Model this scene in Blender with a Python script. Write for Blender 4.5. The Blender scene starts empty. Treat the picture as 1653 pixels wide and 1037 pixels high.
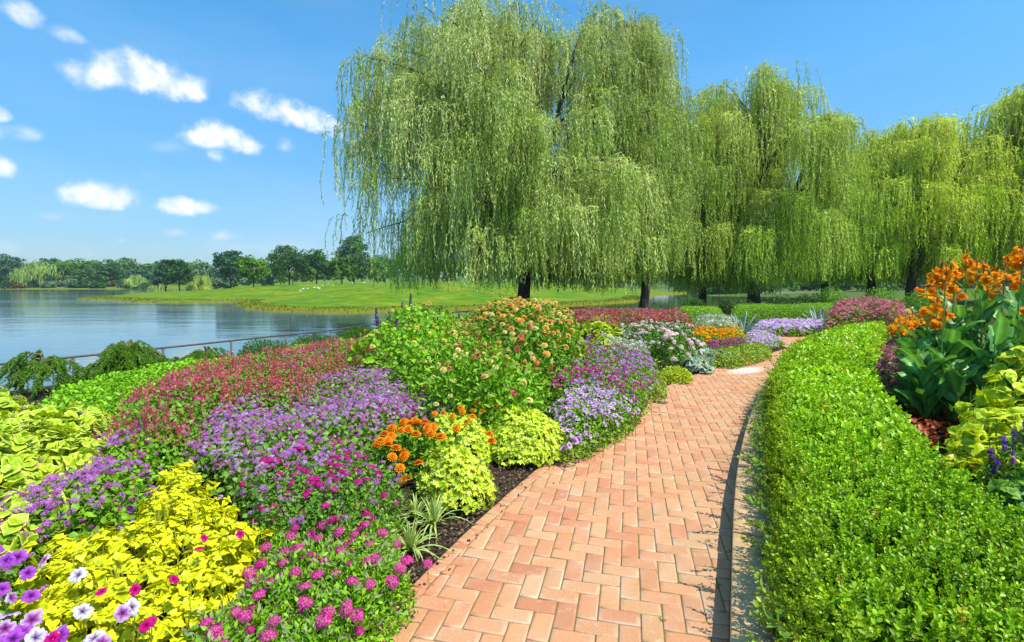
import bpy, math, numpy as np
from mathutils import Vector
R = math.radians
RNG = np.random.default_rng(7)
SC = bpy.context.scene
COL = SC.collection

# ------------------------------------------------------------------ camera
CAM = np.array([0.0, 0.0, 1.45]); PITCH = math.atan(60.5 / 827.0); FPX = 827.0
cd = bpy.data.cameras.new('camera'); cam = bpy.data.objects.new('camera', cd); COL.objects.link(cam)
cam.location = CAM; cam.rotation_euler = (math.pi / 2 - PITCH, 0, 0)
cd.sensor_width = 36; cd.lens = FPX / 1653 * 36; cd.clip_start = 0.05; cd.clip_end = 6000
SC.camera = cam

# ------------------------------------------------------------------ sun, sky, exposure
SUN_AZ = math.atan2(0.83, -0.56)      # sun stands to the right and a little behind the viewer
SUN_EL = R(60)
sl = bpy.data.lights.new('sun', 'SUN'); sl.energy = 5.0; sl.angle = R(0.55); sl.color = (1.0, 0.94, 0.82)
so = bpy.data.objects.new('sun', sl); COL.objects.link(so)
sv = Vector((math.sin(SUN_AZ) * math.cos(SUN_EL), math.cos(SUN_AZ) * math.cos(SUN_EL), math.sin(SUN_EL)))
so.rotation_euler = sv.to_track_quat('Z', 'Y').to_euler()
SC.view_settings.view_transform = 'Standard'; SC.view_settings.look = 'None'
SC.view_settings.exposure = 0.42; SC.view_settings.gamma = 1.0
SC.cycles.max_bounces = 6; SC.cycles.diffuse_bounces = 2; SC.cycles.glossy_bounces = 2
SC.cycles.transmission_bounces = 3; SC.cycles.transparent_max_bounces = 4
SC.cycles.caustics_reflective = False; SC.cycles.caustics_refractive = False
SC.cycles.use_denoising = True

def px_dir(u, v):
    x = (u - 826.5) / FPX; y = -(v - 518.5) / FPX
    d = np.array([x, math.cos(PITCH) + y * math.sin(PITCH), -math.sin(PITCH) + y * math.cos(PITCH)])
    return d / np.linalg.norm(d)

W = bpy.data.worlds.new('World'); SC.world = W; W.use_nodes = True
nt = W.node_tree; nt.nodes.clear()
class NB:
    """tiny node builder"""
    def __init__(s, nt): s.nt = nt
    def n(s, t, **kw):
        nd = s.nt.nodes.new(t)
        for k, v in kw.items():
            if k == 'inp':
                for i, val in v.items():
                    if hasattr(val, 'is_output') or isinstance(val, bpy.types.NodeSocket): s.nt.links.new(val, nd.inputs[i])
                    else: nd.inputs[i].default_value = val
            else: setattr(nd, k, v)
        return nd
    def m(s, op, a, b=None, c=None, clamp=False):
        nd = s.nt.nodes.new('ShaderNodeMath'); nd.operation = op; nd.use_clamp = clamp
        for i, val in enumerate((a, b, c)):
            if val is None: continue
            if isinstance(val, bpy.types.NodeSocket): s.nt.links.new(val, nd.inputs[i])
            else: nd.inputs[i].default_value = val
        return nd.outputs[0]
    def mix(s, fac, a, b, blend='MIX'):
        nd = s.nt.nodes.new('ShaderNodeMix'); nd.data_type = 'RGBA'; nd.blend_type = blend
        for i, val in ((0, fac), (6, a), (7, b)):
            if isinstance(val, bpy.types.NodeSocket): s.nt.links.new(val, nd.inputs[i])
            elif i == 0: nd.inputs[0].default_value = val
            else: nd.inputs[i].default_value = (*val[:3], 1)
        return nd.outputs[2]
    def ramp(s, fac, stops, interp='LINEAR'):
        nd = s.nt.nodes.new('ShaderNodeValToRGB'); nd.color_ramp.interpolation = interp
        el = nd.color_ramp.elements
        while len(el) < len(stops): el.new(0.5)
        for e, (p, c) in zip(el, stops): e.position = p; e.color = (*c, 1) if len(c) == 3 else c
        s.nt.links.new(fac, nd.inputs[0]); return nd.outputs[0]
b = NB(nt)
sky = b.n('ShaderNodeTexSky', sky_type='NISHITA', sun_disc=False, sun_elevation=SUN_EL, sun_rotation=SUN_AZ, altitude=100, air_density=1.0, dust_density=0.6, ozone_density=2.2)
hsv = b.n('ShaderNodeHueSaturation', inp={'Saturation': 1.12, 'Value': 1.0, 'Color': sky.outputs[0]})
tc = b.n('ShaderNodeTexCoord')
sep = b.n('ShaderNodeSeparateXYZ', inp={0: tc.outputs['Generated']})
az = b.m('ARCTAN2', sep.outputs[0], sep.outputs[1]); el = b.m('ARCSINE', sep.outputs[2])
noi = b.n('ShaderNodeTexNoise', inp={'Vector': tc.outputs['Generated'], 'Scale': 13.0, 'Detail': 8.0, 'Roughness': 0.62})
noi2 = b.n('ShaderNodeTexNoise', inp={'Vector': tc.outputs['Generated'], 'Scale': 26.0, 'Detail': 4.0, 'Roughness': 0.55})
nz = b.m('ADD', b.m('MULTIPLY', b.m('SUBTRACT', noi.outputs[0], 0.5), 1.5), b.m('MULTIPLY', b.m('SUBTRACT', noi2.outputs[0], 0.5), 1.2))
# u, v, half width, half height, slope, strength
CLOUDS = [(175,122,62,25,0.05,.75),(258,132,58,28,0.18,1),(445,178,55,22,0.22,1),(500,196,52,18,0.28,1),(355,226,48,20,0.18,1),(352,250,16,14,0,.6),
          (163,320,54,20,0.08,1),(298,335,40,13,0.08,.9),(32,22,34,18,0.35,.65),(105,58,26,13,0.25,.6),(20,218,46,13,0.03,.55),(2,270,22,16,0.1,.85),
          (2,186,16,12,0.1,.85),(461,238,14,12,0.1,.6),(80,350,26,7,0,.5),(362,382,28,8,0.05,.55),(285,377,20,6,0,.45),(270,238,28,12,0,.3),(240,282,16,7,0,.3),(195,390,10,4,0,.5),(60,405,150,18,0,.35),(420,400,120,14,0,.3),(1640,250,160,60,0,.22)]
cl = None
for u, v, hw, hh, sl_, st in CLOUDS:
    d = px_dir(u, v); a0 = math.atan2(d[0], d[1]); e0 = math.asin(d[2])
    d2 = px_dir(u + hw, v); d3 = px_dir(u, v - hh)
    sa = abs(math.atan2(d2[0], d2[1]) - a0) * 1.5; se = abs(math.asin(d3[2]) - e0) * 1.7
    d4 = px_dir(u + hw, v + sl_ * hw); sl_ = (e0 - math.asin(d4[2])) / (math.atan2(d4[0], d4[1]) - a0)
    da = b.m('SUBTRACT', az, a0)
    x = b.m('MULTIPLY', da, 1 / sa)
    y = b.m('MULTIPLY', b.m('ADD', b.m('SUBTRACT', el, e0), b.m('MULTIPLY', da, sl_)), 1 / se)
    yb = b.m('MULTIPLY', y, b.m('ADD', 1.0, b.m('MULTIPLY', b.m('LESS_THAN', y, 0.0), 0.35)))
    r2 = b.m('ADD', b.m('MULTIPLY', x, x), b.m('MULTIPLY', yb, yb))
    val = b.m('MULTIPLY', b.m('SUBTRACT', b.m('ADD', 1.0, nz), r2), st * 0.8, clamp=True)
    near = b.m('MULTIPLY', val, b.m('LESS_THAN', r2, 4.0))
    cl = near if cl is None else b.m('MAXIMUM', cl, near)
clf = b.n('ShaderNodeMapRange', interpolation_type='SMOOTHERSTEP', inp={0: cl, 1: 0.0, 2: 1.0, 3: 0.0, 4: .96}).outputs[0]
# faint high veil, thicker towards the horizon
veil_n = b.n('ShaderNodeTexNoise', inp={'Vector': b.n('ShaderNodeMapping', inp={0: tc.outputs['Generated'], 3: (1, 1, 3.5)}).outputs[0], 'Scale': 2.2, 'Detail': 5.0})
veil = b.m('MULTIPLY', b.m('SUBTRACT', veil_n.outputs[0], 0.42, clamp=True), 0.55, clamp=True)
elr = b.ramp(b.n('ShaderNodeMapRange', inp={0: el, 1: 0.0, 2: 0.62, 3: 0, 4: 1}).outputs[0], [(0, (.46, .50, .56)), (.25, (.50, .68, .74)), (.6, (.50, .95, .96)), (1, (.40, .98, .98))])
skyc = b.mix(1.0, hsv.outputs[0], elr, 'MULTIPLY'); skyc = b.mix(1.0, skyc, (2.0, 2.25, 2.45), 'MULTIPLY')
col = b.mix(b.m('MULTIPLY', veil, 0.8), skyc, (8.5, 9.6, 10.4))
ccol = b.mix(b.n('ShaderNodeMapRange', inp={0: noi2.outputs[0], 1: .35, 2: .65, 3: 0, 4: 1}).outputs[0], (9.8, 10.6, 11.6), (12.8, 12.8, 12.9)); col = b.mix(clf, col, ccol)
bg = b.n('ShaderNodeBackground', inp={0: col, 1: 0.0765})
wo = b.n('ShaderNodeOutputWorld', inp={0: bg.outputs[0]})

# ------------------------------------------------------------------ helpers
def nrm(a): return a / np.maximum(np.linalg.norm(a, axis=-1, keepdims=True), 1e-9)
def sstep(x): x = np.clip(x, 0, 1); return x * x * (3 - 2 * x)
def wob(x, y, s, seed=0):
    """cheap smooth noise, about -1..1"""
    r = np.random.default_rng(seed); t = 0
    for i in range(5):
        a = r.uniform(0, 6.28); f = s * r.uniform(.6, 1.9); t = t + np.sin((x * math.cos(a) + y * math.sin(a)) * f + r.uniform(0, 6.28))
    return t / 3.2
def seg_dist(P, poly, closed=True):
    """distance of points P (n,2) to a polyline, nearest segment index, and t"""
    A = np.asarray(poly, float); Bp = np.roll(A, -1, 0) if closed else A[1:]
    if not closed: A = A[:-1]
    best = np.full(len(P), 1e9); idx = np.zeros(len(P), int)
    for i, (a, c) in enumerate(zip(A, Bp)):
        d = c - a; L = (d @ d) + 1e-12; t = np.clip(((P - a) @ d) / L, 0, 1)
        q = a + t[:, None] * d; dd = np.hypot(*(P - q).T)
        m = dd < best; best[m] = dd[m]; idx[m] = i
    return best, idx
def inside(P, poly):
    poly = np.asarray(poly, float); x, y = P[:, 0], P[:, 1]; r = np.zeros(len(P), bool); n = len(poly)
    for i in range(n):
        x1, y1 = poly[i]; x2, y2 = poly[(i + 1) % n]
        if y1 == y2: continue
        c = ((y1 > y) != (y2 > y)) & (x < (x2 - x1) * (y - y1) / (y2 - y1) + x1); r ^= c
    return r
def sdist(P, poly):
    d, _ = seg_dist(P, poly); return np.where(inside(P, poly), d, -d)
def at(u, v, z=0.0):
    d = px_dir(u, v); t = (z - CAM[2]) / d[2]; p = CAM + d * t; return p[:2]
def ats(lst, z=0.0): return np.array([at(u, v, z) for u, v in lst])
def dist_at(u, v, dist, z=None):
    """ground point seen in column u at forward distance dist"""
    return np.array([(u - 826.5) / FPX * dist, dist])

# ------------------------------------------------------------------ terrain
WATER_Z = -1.2
RAIL = np.array([(-16, 1.0), (-11.8, 7.0), (-10.1, 10.1), (-8.5, 12.9), (-7.4, 15.2), (-6.4, 16.9), (-5.2, 21.5), (-3.9, 27.0), (-1.5, 31.2), (4.4, 33.0)])
GARDEN = np.array([(-60, -60), (-26, -20), *RAIL.tolist(), (9, 35), (14, 40), (20, 52), (34, 58), (60, 60), (110, 62), (200, 40), (200, -60)])
MEADOW = np.array([*ats([(128, 483), (250, 488), (390, 488)], WATER_Z).tolist(), *ats([(392, 493), (400, 499), (430, 502), (520, 505), (640, 504), (800, 499), (900, 496), (980, 491), (1040, 485), (1045, 478)], WATER_Z).tolist(), (40, 125), (55, 150), (40, 300), (-60, 320), (-120, 230), (-105, 150)])
FAR_L = np.array([(-1500, 150), (-300, 225), (-250, 238), (-170, 245), (-100, 260), (-60, 300), (60, 300), (110, 150), (60, 128), (42, 112), (70, 102), (130, 96), (300, 120), (1500, 200), (1500, 3000), (-1500, 3000)])
def land_h(P):
    P = np.asarray(P, float)
    sg = sdist(P, GARDEN); sm = sdist(P, MEADOW) + .9 * wob(P[:, 0], P[:, 1], .22, 8) + .5 * wob(P[:, 0], P[:, 1], .8, 9); sf = sdist(P, FAR_L) + 2 * wob(P[:, 0], P[:, 1], .08, 18)
    z = np.full(len(P), WATER_Z - 1.3)
    hg = np.where(sg > 0, -0.72 + 0.72 * sstep(sg / 5.0), -0.72 + np.maximum(sg * 6, -3)) + np.where(P[:, 1] > 20, 0.05 * wob(P[:, 0], P[:, 1], .35, 3), 0)
    rise = 2.3 * sstep(sm / 45.0) + .9 * sstep(1 - np.hypot((P[:, 0] + 17) / 26, (P[:, 1] - 82) / 28)) * sstep(sm / 12)
    hm = np.where(sm > 0, WATER_Z + 0.12 + rise + np.minimum(sm, 1) * .15, WATER_Z + 0.12 + sm * 0.6)
    hf = np.where(sf > 0, WATER_Z + 0.15 + 1.6 * sstep(sf / 40.0) + 9.0 * sstep((sf - 40) / 400), WATER_Z + 0.12 + sf * 0.5)
    return np.maximum(np.maximum(hg, hm), np.maximum(hf, z))
def gz(x, y): return float(land_h([(x, y)])[0])

# ------------------------------------------------------------------ object helpers
def link(o): COL.objects.link(o); return o
def tag(o, label=None, cat=None, group=None, kind=None):
    if label: o['label'] = label
    if cat: o['category'] = cat
    if group: o['group'] = group
    if kind: o['kind'] = kind
    return o
def empty(name, loc, rz=0.0, label=None, cat=None, group=None, kind=None):
    o = bpy.data.objects.new(name, None); o.empty_display_size = 0.1; link(o); o.location = loc; o.rotation_euler = (0, 0, rz)
    return tag(o, label, cat, group, kind)
def copy_thing(root, loc, rz, label, scale=1.0, group=None):
    r = root.copy(); link(r); r.location = loc; r.rotation_euler = (0, 0, rz); r.scale = (scale,) * 3 if not hasattr(scale, '__len__') else scale
    r['label'] = label
    if group: r['group'] = group
    for ch in list(root.children):
        c = ch.copy(); link(c); c.parent = r
        for g in ch.children:
            q = g.copy(); link(q); q.parent = c
    return r

class T:
    """a small shape to scatter: verts, faces, and per vertex weights towards colours 1 and 2"""
    def __init__(s, v, f, w=None):
        s.v = np.asarray(v, float); s.f = [tuple(q) for q in f]
        s.w = np.zeros((len(s.v), 2)) if w is None else np.asarray(w, float)
    @staticmethod
    def join(items):
        v, f, w, o = [], [], [], 0
        for t, B, p in items:
            v.append(t.v @ np.asarray(B, float).T + np.asarray(p, float)); w.append(t.w)
            f += [tuple(i + o for i in q) for q in t.f]; o += len(t.v)
        return T(np.concatenate(v), f, np.concatenate(w))

class MB:
    def __init__(s): s.V, s.F, s.C, s.n = [], {}, [], 0
    def raw(s, v, faces, col):
        v = np.asarray(v, float); col = np.broadcast_to(np.asarray(col, float), (len(v), 3))
        s.V.append(v); s.C.append(col)
        for q in faces: s.F.setdefault(len(q), []).append(np.asarray([q]) + s.n)
        s.n += len(v)
    def grid(s, P, col, wrap=False):
        """P (a,b,3) grid of points"""
        a, c = P.shape[:2]; v = P.reshape(-1, 3); i = np.arange(a * c).reshape(a, c)
        if wrap: i = np.concatenate([i, i[:, :1]], 1)
        q = np.stack([i[:-1, :-1], i[:-1, 1:], i[1:, 1:], i[1:, :-1]], -1).reshape(-1, 4)
        col = np.broadcast_to(np.asarray(col, float), (len(v), 3)) if np.ndim(col) < 2 else np.asarray(col).reshape(-1, 3)
        s.V.append(v); s.C.append(col); s.F.setdefault(4, []).append(q + s.n); s.n += len(v)
    def add(s, t, P, B, S, C0, C1=None, C2=None):
        N = len(P); k = len(t.v)
        if N == 0: return
        S = np.asarray(S, float)
        if S.ndim == 0: S = np.full((N, 3), float(S))
        elif S.ndim == 1: S = np.repeat(S[:, None], 3, 1)
        loc = t.v[None] * S[:, None, :]
        v = np.einsum('nij,nkj->nki', B, loc) + P[:, None, :]
        C0 = np.broadcast_to(np.asarray(C0, float), (N, 3)); c = np.repeat(C0[:, None, :], k, 1)
        for j, Cj in enumerate((C1, C2)):
            if Cj is None: continue
            Cj = np.broadcast_to(np.asarray(Cj, float), (N, 3)); w = t.w[None, :, j:j + 1]
            c = c * (1 - w) + Cj[:, None, :] * w
        off = s.n + np.arange(N)[:, None, None] * k
        by = {}
        for q in t.f: by.setdefault(len(q), []).append(q)
        for L, qs in by.items(): s.F.setdefault(L, []).append((np.asarray(qs)[None] + off).reshape(-1, L))
        s.V.append(v.reshape(-1, 3)); s.C.append(c.reshape(-1, 3)); s.n += N * k
    def tube(s, pts, rad, col, sides=7, cap=True):
        pts = np.asarray(pts, float); rad = np.broadcast_to(np.asarray(rad, float), (len(pts),))
        tg = nrm(np.gradient(pts, axis=0)); ref = np.array([0, 0, 1.0]) if abs(tg[0, 2]) < .8 else np.array([1.0, 0, 0])
        u = nrm(np.cross(tg, ref)); w = np.cross(tg, u); a = np.arange(sides) / sides * 2 * math.pi
        ring = pts[:, None] + (np.cos(a)[None, :, None] * u[:, None] + np.sin(a)[None, :, None] * w[:, None]) * rad[:, None, None]
        n0 = s.n; s.grid(ring, col, wrap=True)
        if cap: s.F.setdefault(sides, []).append(np.array([[n0 + i for i in range(sides)][::-1], [n0 + (len(pts) - 1) * sides + i for i in range(sides)]]))
    def box(s, c, d, col, rz=0.0):
        x, y, z = np.asarray(d, float) / 2; v = np.array([(a * x, e * y, f * z) for f in (-1, 1) for e in (-1, 1) for a in (-1, 1)])
        ca, sa = math.cos(rz), math.sin(rz); v = v @ np.array([[ca, sa, 0], [-sa, ca, 0], [0, 0, 1]]) + np.asarray(c)
        s.raw(v, [(0, 2, 3, 1), (4, 5, 7, 6), (0, 1, 5, 4), (2, 6, 7, 3), (0, 4, 6, 2), (1, 3, 7, 5)], col)
    def build(s, name, mat, parent=None, loc=(0, 0, 0), local=True, smooth=False):
        me = bpy.data.meshes.new(name); V = np.concatenate(s.V).astype(np.float32); C = np.concatenate(s.C).astype(np.float32)
        if not local: V = V - np.asarray(loc, np.float32)
        me.vertices.add(len(V)); me.vertices.foreach_set('co', V.ravel())
        loops, starts, o = [], [], 0
        for L, arrs in s.F.items():
            a = np.concatenate(arrs); loops.append(a.ravel()); starts.append(o + np.arange(len(a)) * L); o += a.size
        loops = np.concatenate(loops).astype(np.int32); starts = np.concatenate(starts).astype(np.int32)
        me.loops.add(len(loops)); me.loops.foreach_set('vertex_index', loops)
        me.polygons.add(len(starts)); me.polygons.foreach_set('loop_start', starts)
        at_ = me.color_attributes.new('Col', 'FLOAT_COLOR', 'POINT')
        at_.data.foreach_set('color', np.concatenate([C, np.ones((len(C), 1), np.float32)], 1).ravel())
        if smooth: me.polygons.foreach_set('use_smooth', np.ones(len(starts), bool))
        me.update(calc_edges=True); me.materials.append(mat)
        o_ = bpy.data.objects.new(name, me); link(o_)
        if parent is not None: o_.parent = parent
        else: o_.location = loc
        return o_

# ------------------------------------------------------------------ materials
def new_mat(name):
    m = bpy.data.materials.new(name); m.use_nodes = True; m.node_tree.nodes.clear(); return m, NB(m.node_tree)
def plant_mat(name, trans=0.3, rough=0.5, spec=0.35, ttint=(1.15, 1.1, 0.5), nscale=30.0, namp=0.25):
    m, b = new_mat(name)
    c = b.n('ShaderNodeVertexColor', layer_name='Col').outputs[0]
    tc = b.n('ShaderNodeTexCoord').outputs['Object']
    no = b.n('ShaderNodeTexNoise', inp={'Vector': tc, 'Scale': nscale, 'Detail': 2.0}).outputs[0]
    k = b.n('ShaderNodeMapRange', inp={0: no, 1: .3, 2: .7, 3: 1 - namp, 4: 1 + namp}).outputs[0]
    kc = b.n('ShaderNodeCombineColor', inp={0: k, 1: k, 2: k}).outputs[0]
    c = b.mix(1.0, c, kc, 'MULTIPLY')
    p = b.n('ShaderNodeBsdfPrincipled', inp={'Base Color': c, 'Roughness': rough, 'Specular IOR Level': spec})
    tcx = b.mix(1.0, c, ttint, 'MULTIPLY')
    tr = b.n('ShaderNodeBsdfTranslucent', inp={0: tcx})
    mx = b.n('ShaderNodeMixShader', inp={0: trans, 1: p.outputs[0], 2: tr.outputs[0]})
    b.n('ShaderNodeOutputMaterial', inp={0: mx.outputs[0]}); return m
M_LEAF = plant_mat('leaf', .28, .45, .3, (1.25, 1.1, .35))
M_GLOSSY = plant_mat('glossy_leaf', .28, .38, .35, nscale=8, namp=.15)
M_WILLOW = plant_mat('willow_leaf', .36, .6, .2, nscale=0.9, namp=.2)
M_FAR = plant_mat('far_foliage', .15, .7, .15, nscale=0.35, namp=.3)
M_PETAL = plant_mat('petal', .42, .85, .03, (1.1, .9, .95), nscale=60, namp=.12)
M_PLAIN = plant_mat('matte', .0, .8, .2, nscale=60, namp=.2)
def bark_mat():
    m, b = new_mat('bark'); tc = b.n('ShaderNodeTexCoord').outputs['Object']
    mp = b.n('ShaderNodeMapping', inp={0: tc, 3: (1, 1, .18)}).outputs[0]
    n1 = b.n('ShaderNodeTexNoise', inp={'Vector': mp, 'Scale': 14.0, 'Detail': 6.0, 'Roughness': .7}).outputs[0]
    c = b.ramp(n1, [(.3, (.022, .017, .012)), (.6, (.07, .055, .04)), (.8, (.12, .10, .075))])
    bp = b.n('ShaderNodeBump', inp={'Strength': 1.0, 'Distance': .06, 'Height': n1})
    p = b.n('ShaderNodeBsdfPrincipled', inp={'Base Color': c, 'Roughness': .9, 'Normal': bp.outputs[0]})
    b.n('ShaderNodeOutputMaterial', inp={0: p.outputs[0]}); return m
M_BARK = bark_mat()
def brick_mat():
    m, b = new_mat('brick_paver'); c = b.n('ShaderNodeVertexColor', layer_name='Col').outputs[0]
    tc = b.n('ShaderNodeTexCoord').outputs['Object']
    n1 = b.n('ShaderNodeTexNoise', inp={'Vector': tc, 'Scale': 19.0, 'Detail': 8.0, 'Roughness': .72}).outputs[0]
    n2 = b.n('ShaderNodeTexNoise', inp={'Vector': tc, 'Scale': 140.0, 'Detail': 3.0}).outputs[0]
    n3 = b.n('ShaderNodeTexNoise', inp={'Vector': tc, 'Scale': 2.2, 'Detail': 4.0}).outputs[0]
    k = b.n('ShaderNodeMapRange', inp={0: n2, 1: .3, 2: .7, 3: .86, 4: 1.14}).outputs[0]
    c = b.mix(1.0, c, b.n('ShaderNodeCombineColor', inp={0: k, 1: k, 2: k}).outputs[0], 'MULTIPLY')
    eff = b.n('ShaderNodeMapRange', inp={0: n1, 1: .54, 2: .72, 3: 0, 4: .55}, interpolation_type='SMOOTHSTEP').outputs[0]
    c = b.mix(eff, c, (.62, .46, .34))
    dk = b.n('ShaderNodeMapRange', inp={0: n3, 1: .55, 2: .75, 3: 0, 4: .45}).outputs[0]
    c = b.mix(dk, c, (.48, .31, .18))
    n4 = b.n('ShaderNodeTexNoise', inp={'Vector': tc, 'Scale': 5.5, 'Detail': 7.0, 'Roughness': .8}).outputs[0]
    st4 = b.n('ShaderNodeMapRange', inp={0: n4, 1: .57, 2: .72, 3: 0, 4: .35}).outputs[0]
    c = b.mix(st4, c, (.27, .17, .10))
    # chalky smear on the far bend, and the dusty strip near the kerb
    sp = b.n('ShaderNodeSeparateXYZ', inp={0: tc})
    s0 = at(1205, 598, 0)
    dx = b.m('MULTIPLY', b.m('SUBTRACT', b.m('SUBTRACT', sp.outputs[0], float(s0[0])), b.m('MULTIPLY', b.m('SUBTRACT', sp.outputs[1], float(s0[1])), .75)), 1 / .34)
    dy = b.m('MULTIPLY', b.m('SUBTRACT', sp.outputs[1], float(s0[1])), 1 / .42)
    rr = b.m('ADD', b.m('MULTIPLY', dx, dx), b.m('MULTIPLY', dy, dy))
    sm = b.m('MULTIPLY', b.m('SUBTRACT', b.m('ADD', 1.0, b.m('MULTIPLY', b.m('SUBTRACT', n1, .5), 2.5)), rr, clamp=True), .75)
    c = b.mix(sm, c, (.85, .75, .66))
    bp = b.n('ShaderNodeBump', inp={'Strength': .35, 'Distance': .004, 'Height': n2})
    p = b.n('ShaderNodeBsdfPrincipled', inp={'Base Color': c, 'Roughness': .85, 'Specular IOR Level': .25, 'Normal': bp.outputs[0]})
    b.n('ShaderNodeOutputMaterial', inp={0: p.outputs[0]}); return m
M_BRICK = brick_mat()
def noisy_mat(name, stops, scale, bump=.3, bd=.01, rough=.9, detail=6.0, second=None):
    m, b = new_mat(name); tc = b.n('ShaderNodeTexCoord').outputs['Object']
    n1 = b.n('ShaderNodeTexNoise', inp={'Vector': tc, 'Scale': scale, 'Detail': detail, 'Roughness': .7}).outputs[0]
    c = b.ramp(n1, stops)
    if second:
        n2 = b.n('ShaderNodeTexNoise', inp={'Vector': tc, 'Scale': second[0], 'Detail': 3.0}).outputs[0]
        f = b.n('ShaderNodeMapRange', inp={0: n2, 1: .4, 2: .65, 3: 0, 4: second[2]}).outputs[0]; c = b.mix(f, c, second[1])
    bp = b.n('ShaderNodeBump', inp={'Strength': bump, 'Distance': bd, 'Height': n1})
    p = b.n('ShaderNodeBsdfPrincipled', inp={'Base Color': c, 'Roughness': rough, 'Specular IOR Level': .2, 'Normal': bp.outputs[0]})
    b.n('ShaderNodeOutputMaterial', inp={0: p.outputs[0]}); return m
M_JOINT = noisy_mat('joint_sand', [(.3, (.09, .065, .035)), (.6, (.20, .14, .07)), (.8, (.16, .17, .04))], 30, .4, .004, second=(3.0, (.12, .17, .02), .8))
M_CONC = noisy_mat('kerb_concrete', [(.3, (.46, .28, .13)), (.6, (.60, .39, .20)), (.8, (.68, .48, .27))], 22, .3, .004)
M_METAL = noisy_mat('dull_metal', [(.3, (.06, .055, .05)), (.7, (.13, .11, .10))], 12, .1, .002, rough=.55)
M_STONE = noisy_mat('pale_stone', [(.3, (.5, .48, .44)), (.7, (.7, .68, .62))], 12, .1, .002)

def ground_mat():
    m, b = new_mat('ground_soil_grass'); tc = b.n('ShaderNodeTexCoord').outputs['Object']
    zone = b.n('ShaderNodeVertexColor', layer_name='Col').outputs[0]
    n1 = b.n('ShaderNodeTexNoise', inp={'Vector': tc, 'Scale': 34.0, 'Detail': 7.0, 'Roughness': .75}).outputs[0]
    soil = b.ramp(n1, [(.32, (.020, .013, .009)), (.52, (.055, .037, .024)), (.66, (.11, .075, .05)), (.8, (.24, .18, .12))])
    g1 = b.n('ShaderNodeTexNoise', inp={'Vector': tc, 'Scale': .16, 'Detail': 5.0, 'Roughness': .6}).outputs[0]
    g2 = b.n('ShaderNodeTexNoise', inp={'Vector': b.n('ShaderNodeMapping', inp={0: tc, 3: (.35, 1, 1)}).outputs[0], 'Scale': 1.6, 'Detail': 8.0, 'Roughness': .75}).outputs[0]
    grass = b.ramp(g1, [(.32, (.055, .15, .004)), (.5, (.10, .19, .003)), (.66, (.17, .21, .008))])
    gg = b.ramp(g2, [(.36, (.42, .55, .4)), (.5, (1, 1, 1)), (.62, (1.8, 1.45, 2.2))])
    grass = b.mix(1.0, grass, gg, 'MULTIPLY')
    sc = b.n('ShaderNodeSeparateColor', inp={0: zone})
    shore = b.mix(g2, (.26, .20, .015), (.08, .10, .006))
    c = b.mix(sc.outputs[1], grass, shore)
    c = b.mix(sc.outputs[0], c, soil)
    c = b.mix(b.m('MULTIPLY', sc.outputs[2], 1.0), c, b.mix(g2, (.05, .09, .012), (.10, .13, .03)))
    hh = b.mix(sc.outputs[0], g2, n1)
    bp = b.n('ShaderNodeBump', inp={'Strength': .8, 'Distance': .03, 'Height': hh})
    p = b.n('ShaderNodeBsdfPrincipled', inp={'Base Color': c, 'Roughness': .95, 'Specular IOR Level': .1, 'Normal': bp.outputs[0]})
    b.n('ShaderNodeOutputMaterial', inp={0: p.outputs[0]}); return m
def water_mat():
    m, b = new_mat('lake_water'); tc = b.n('ShaderNodeTexCoord').outputs['Object']
    mp = b.n('ShaderNodeMapping', inp={0: tc, 2: (0, 0, R(8)), 3: (.6, 1.3, 1)}).outputs[0]
    n1 = b.n('ShaderNodeTexNoise', inp={'Vector': mp, 'Scale': 2.6, 'Detail': 4.0, 'Roughness': .55}).outputs[0]
    n2 = b.n('ShaderNodeTexNoise', inp={'Vector': b.n('ShaderNodeMapping', inp={0: tc, 3: (.42, 1, 1)}).outputs[0], 'Scale': .55, 'Detail': 3.0}).outputs[0]
    n3 = b.n('ShaderNodeTexNoise', inp={'Vector': b.n('ShaderNodeMapping', inp={0: tc, 3: (.25, 1, 1)}).outputs[0], 'Scale': .035, 'Detail': 3.0}).outputs[0]
    h = b.m('ADD', b.m('MULTIPLY', n1, .7), b.m('MULTIPLY', n2, 3.5))
    # calm streaks
    st = b.n('ShaderNodeMapRange', inp={0: n3, 1: .42, 2: .6, 3: .035, 4: .12}).outputs[0]
    # the sheltered inlet behind the willows is calmer than the open lake
    sp = b.n('ShaderNodeSeparateXYZ', inp={0: tc})
    calm = b.n('ShaderNodeMapRange', inp={0: sp.outputs[0], 1: -30.0, 2: 5.0, 3: 1.0, 4: .25}).outputs[0]
    bp = b.n('ShaderNodeBump', inp={'Strength': b.m('MULTIPLY', st, calm), 'Distance': .20, 'Height': h})
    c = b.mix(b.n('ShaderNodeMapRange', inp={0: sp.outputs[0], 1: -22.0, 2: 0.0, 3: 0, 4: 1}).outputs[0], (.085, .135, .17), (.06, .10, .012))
    p = b.n('ShaderNodeBsdfPrincipled', inp={'Base Color': c, 'Roughness': .045, 'IOR': 1.333, 'Specular IOR Level': .9, 'Normal': bp.outputs[0]})
    b.n('ShaderNodeOutputMaterial', inp={0: p.outputs[0]}); return m

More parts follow.
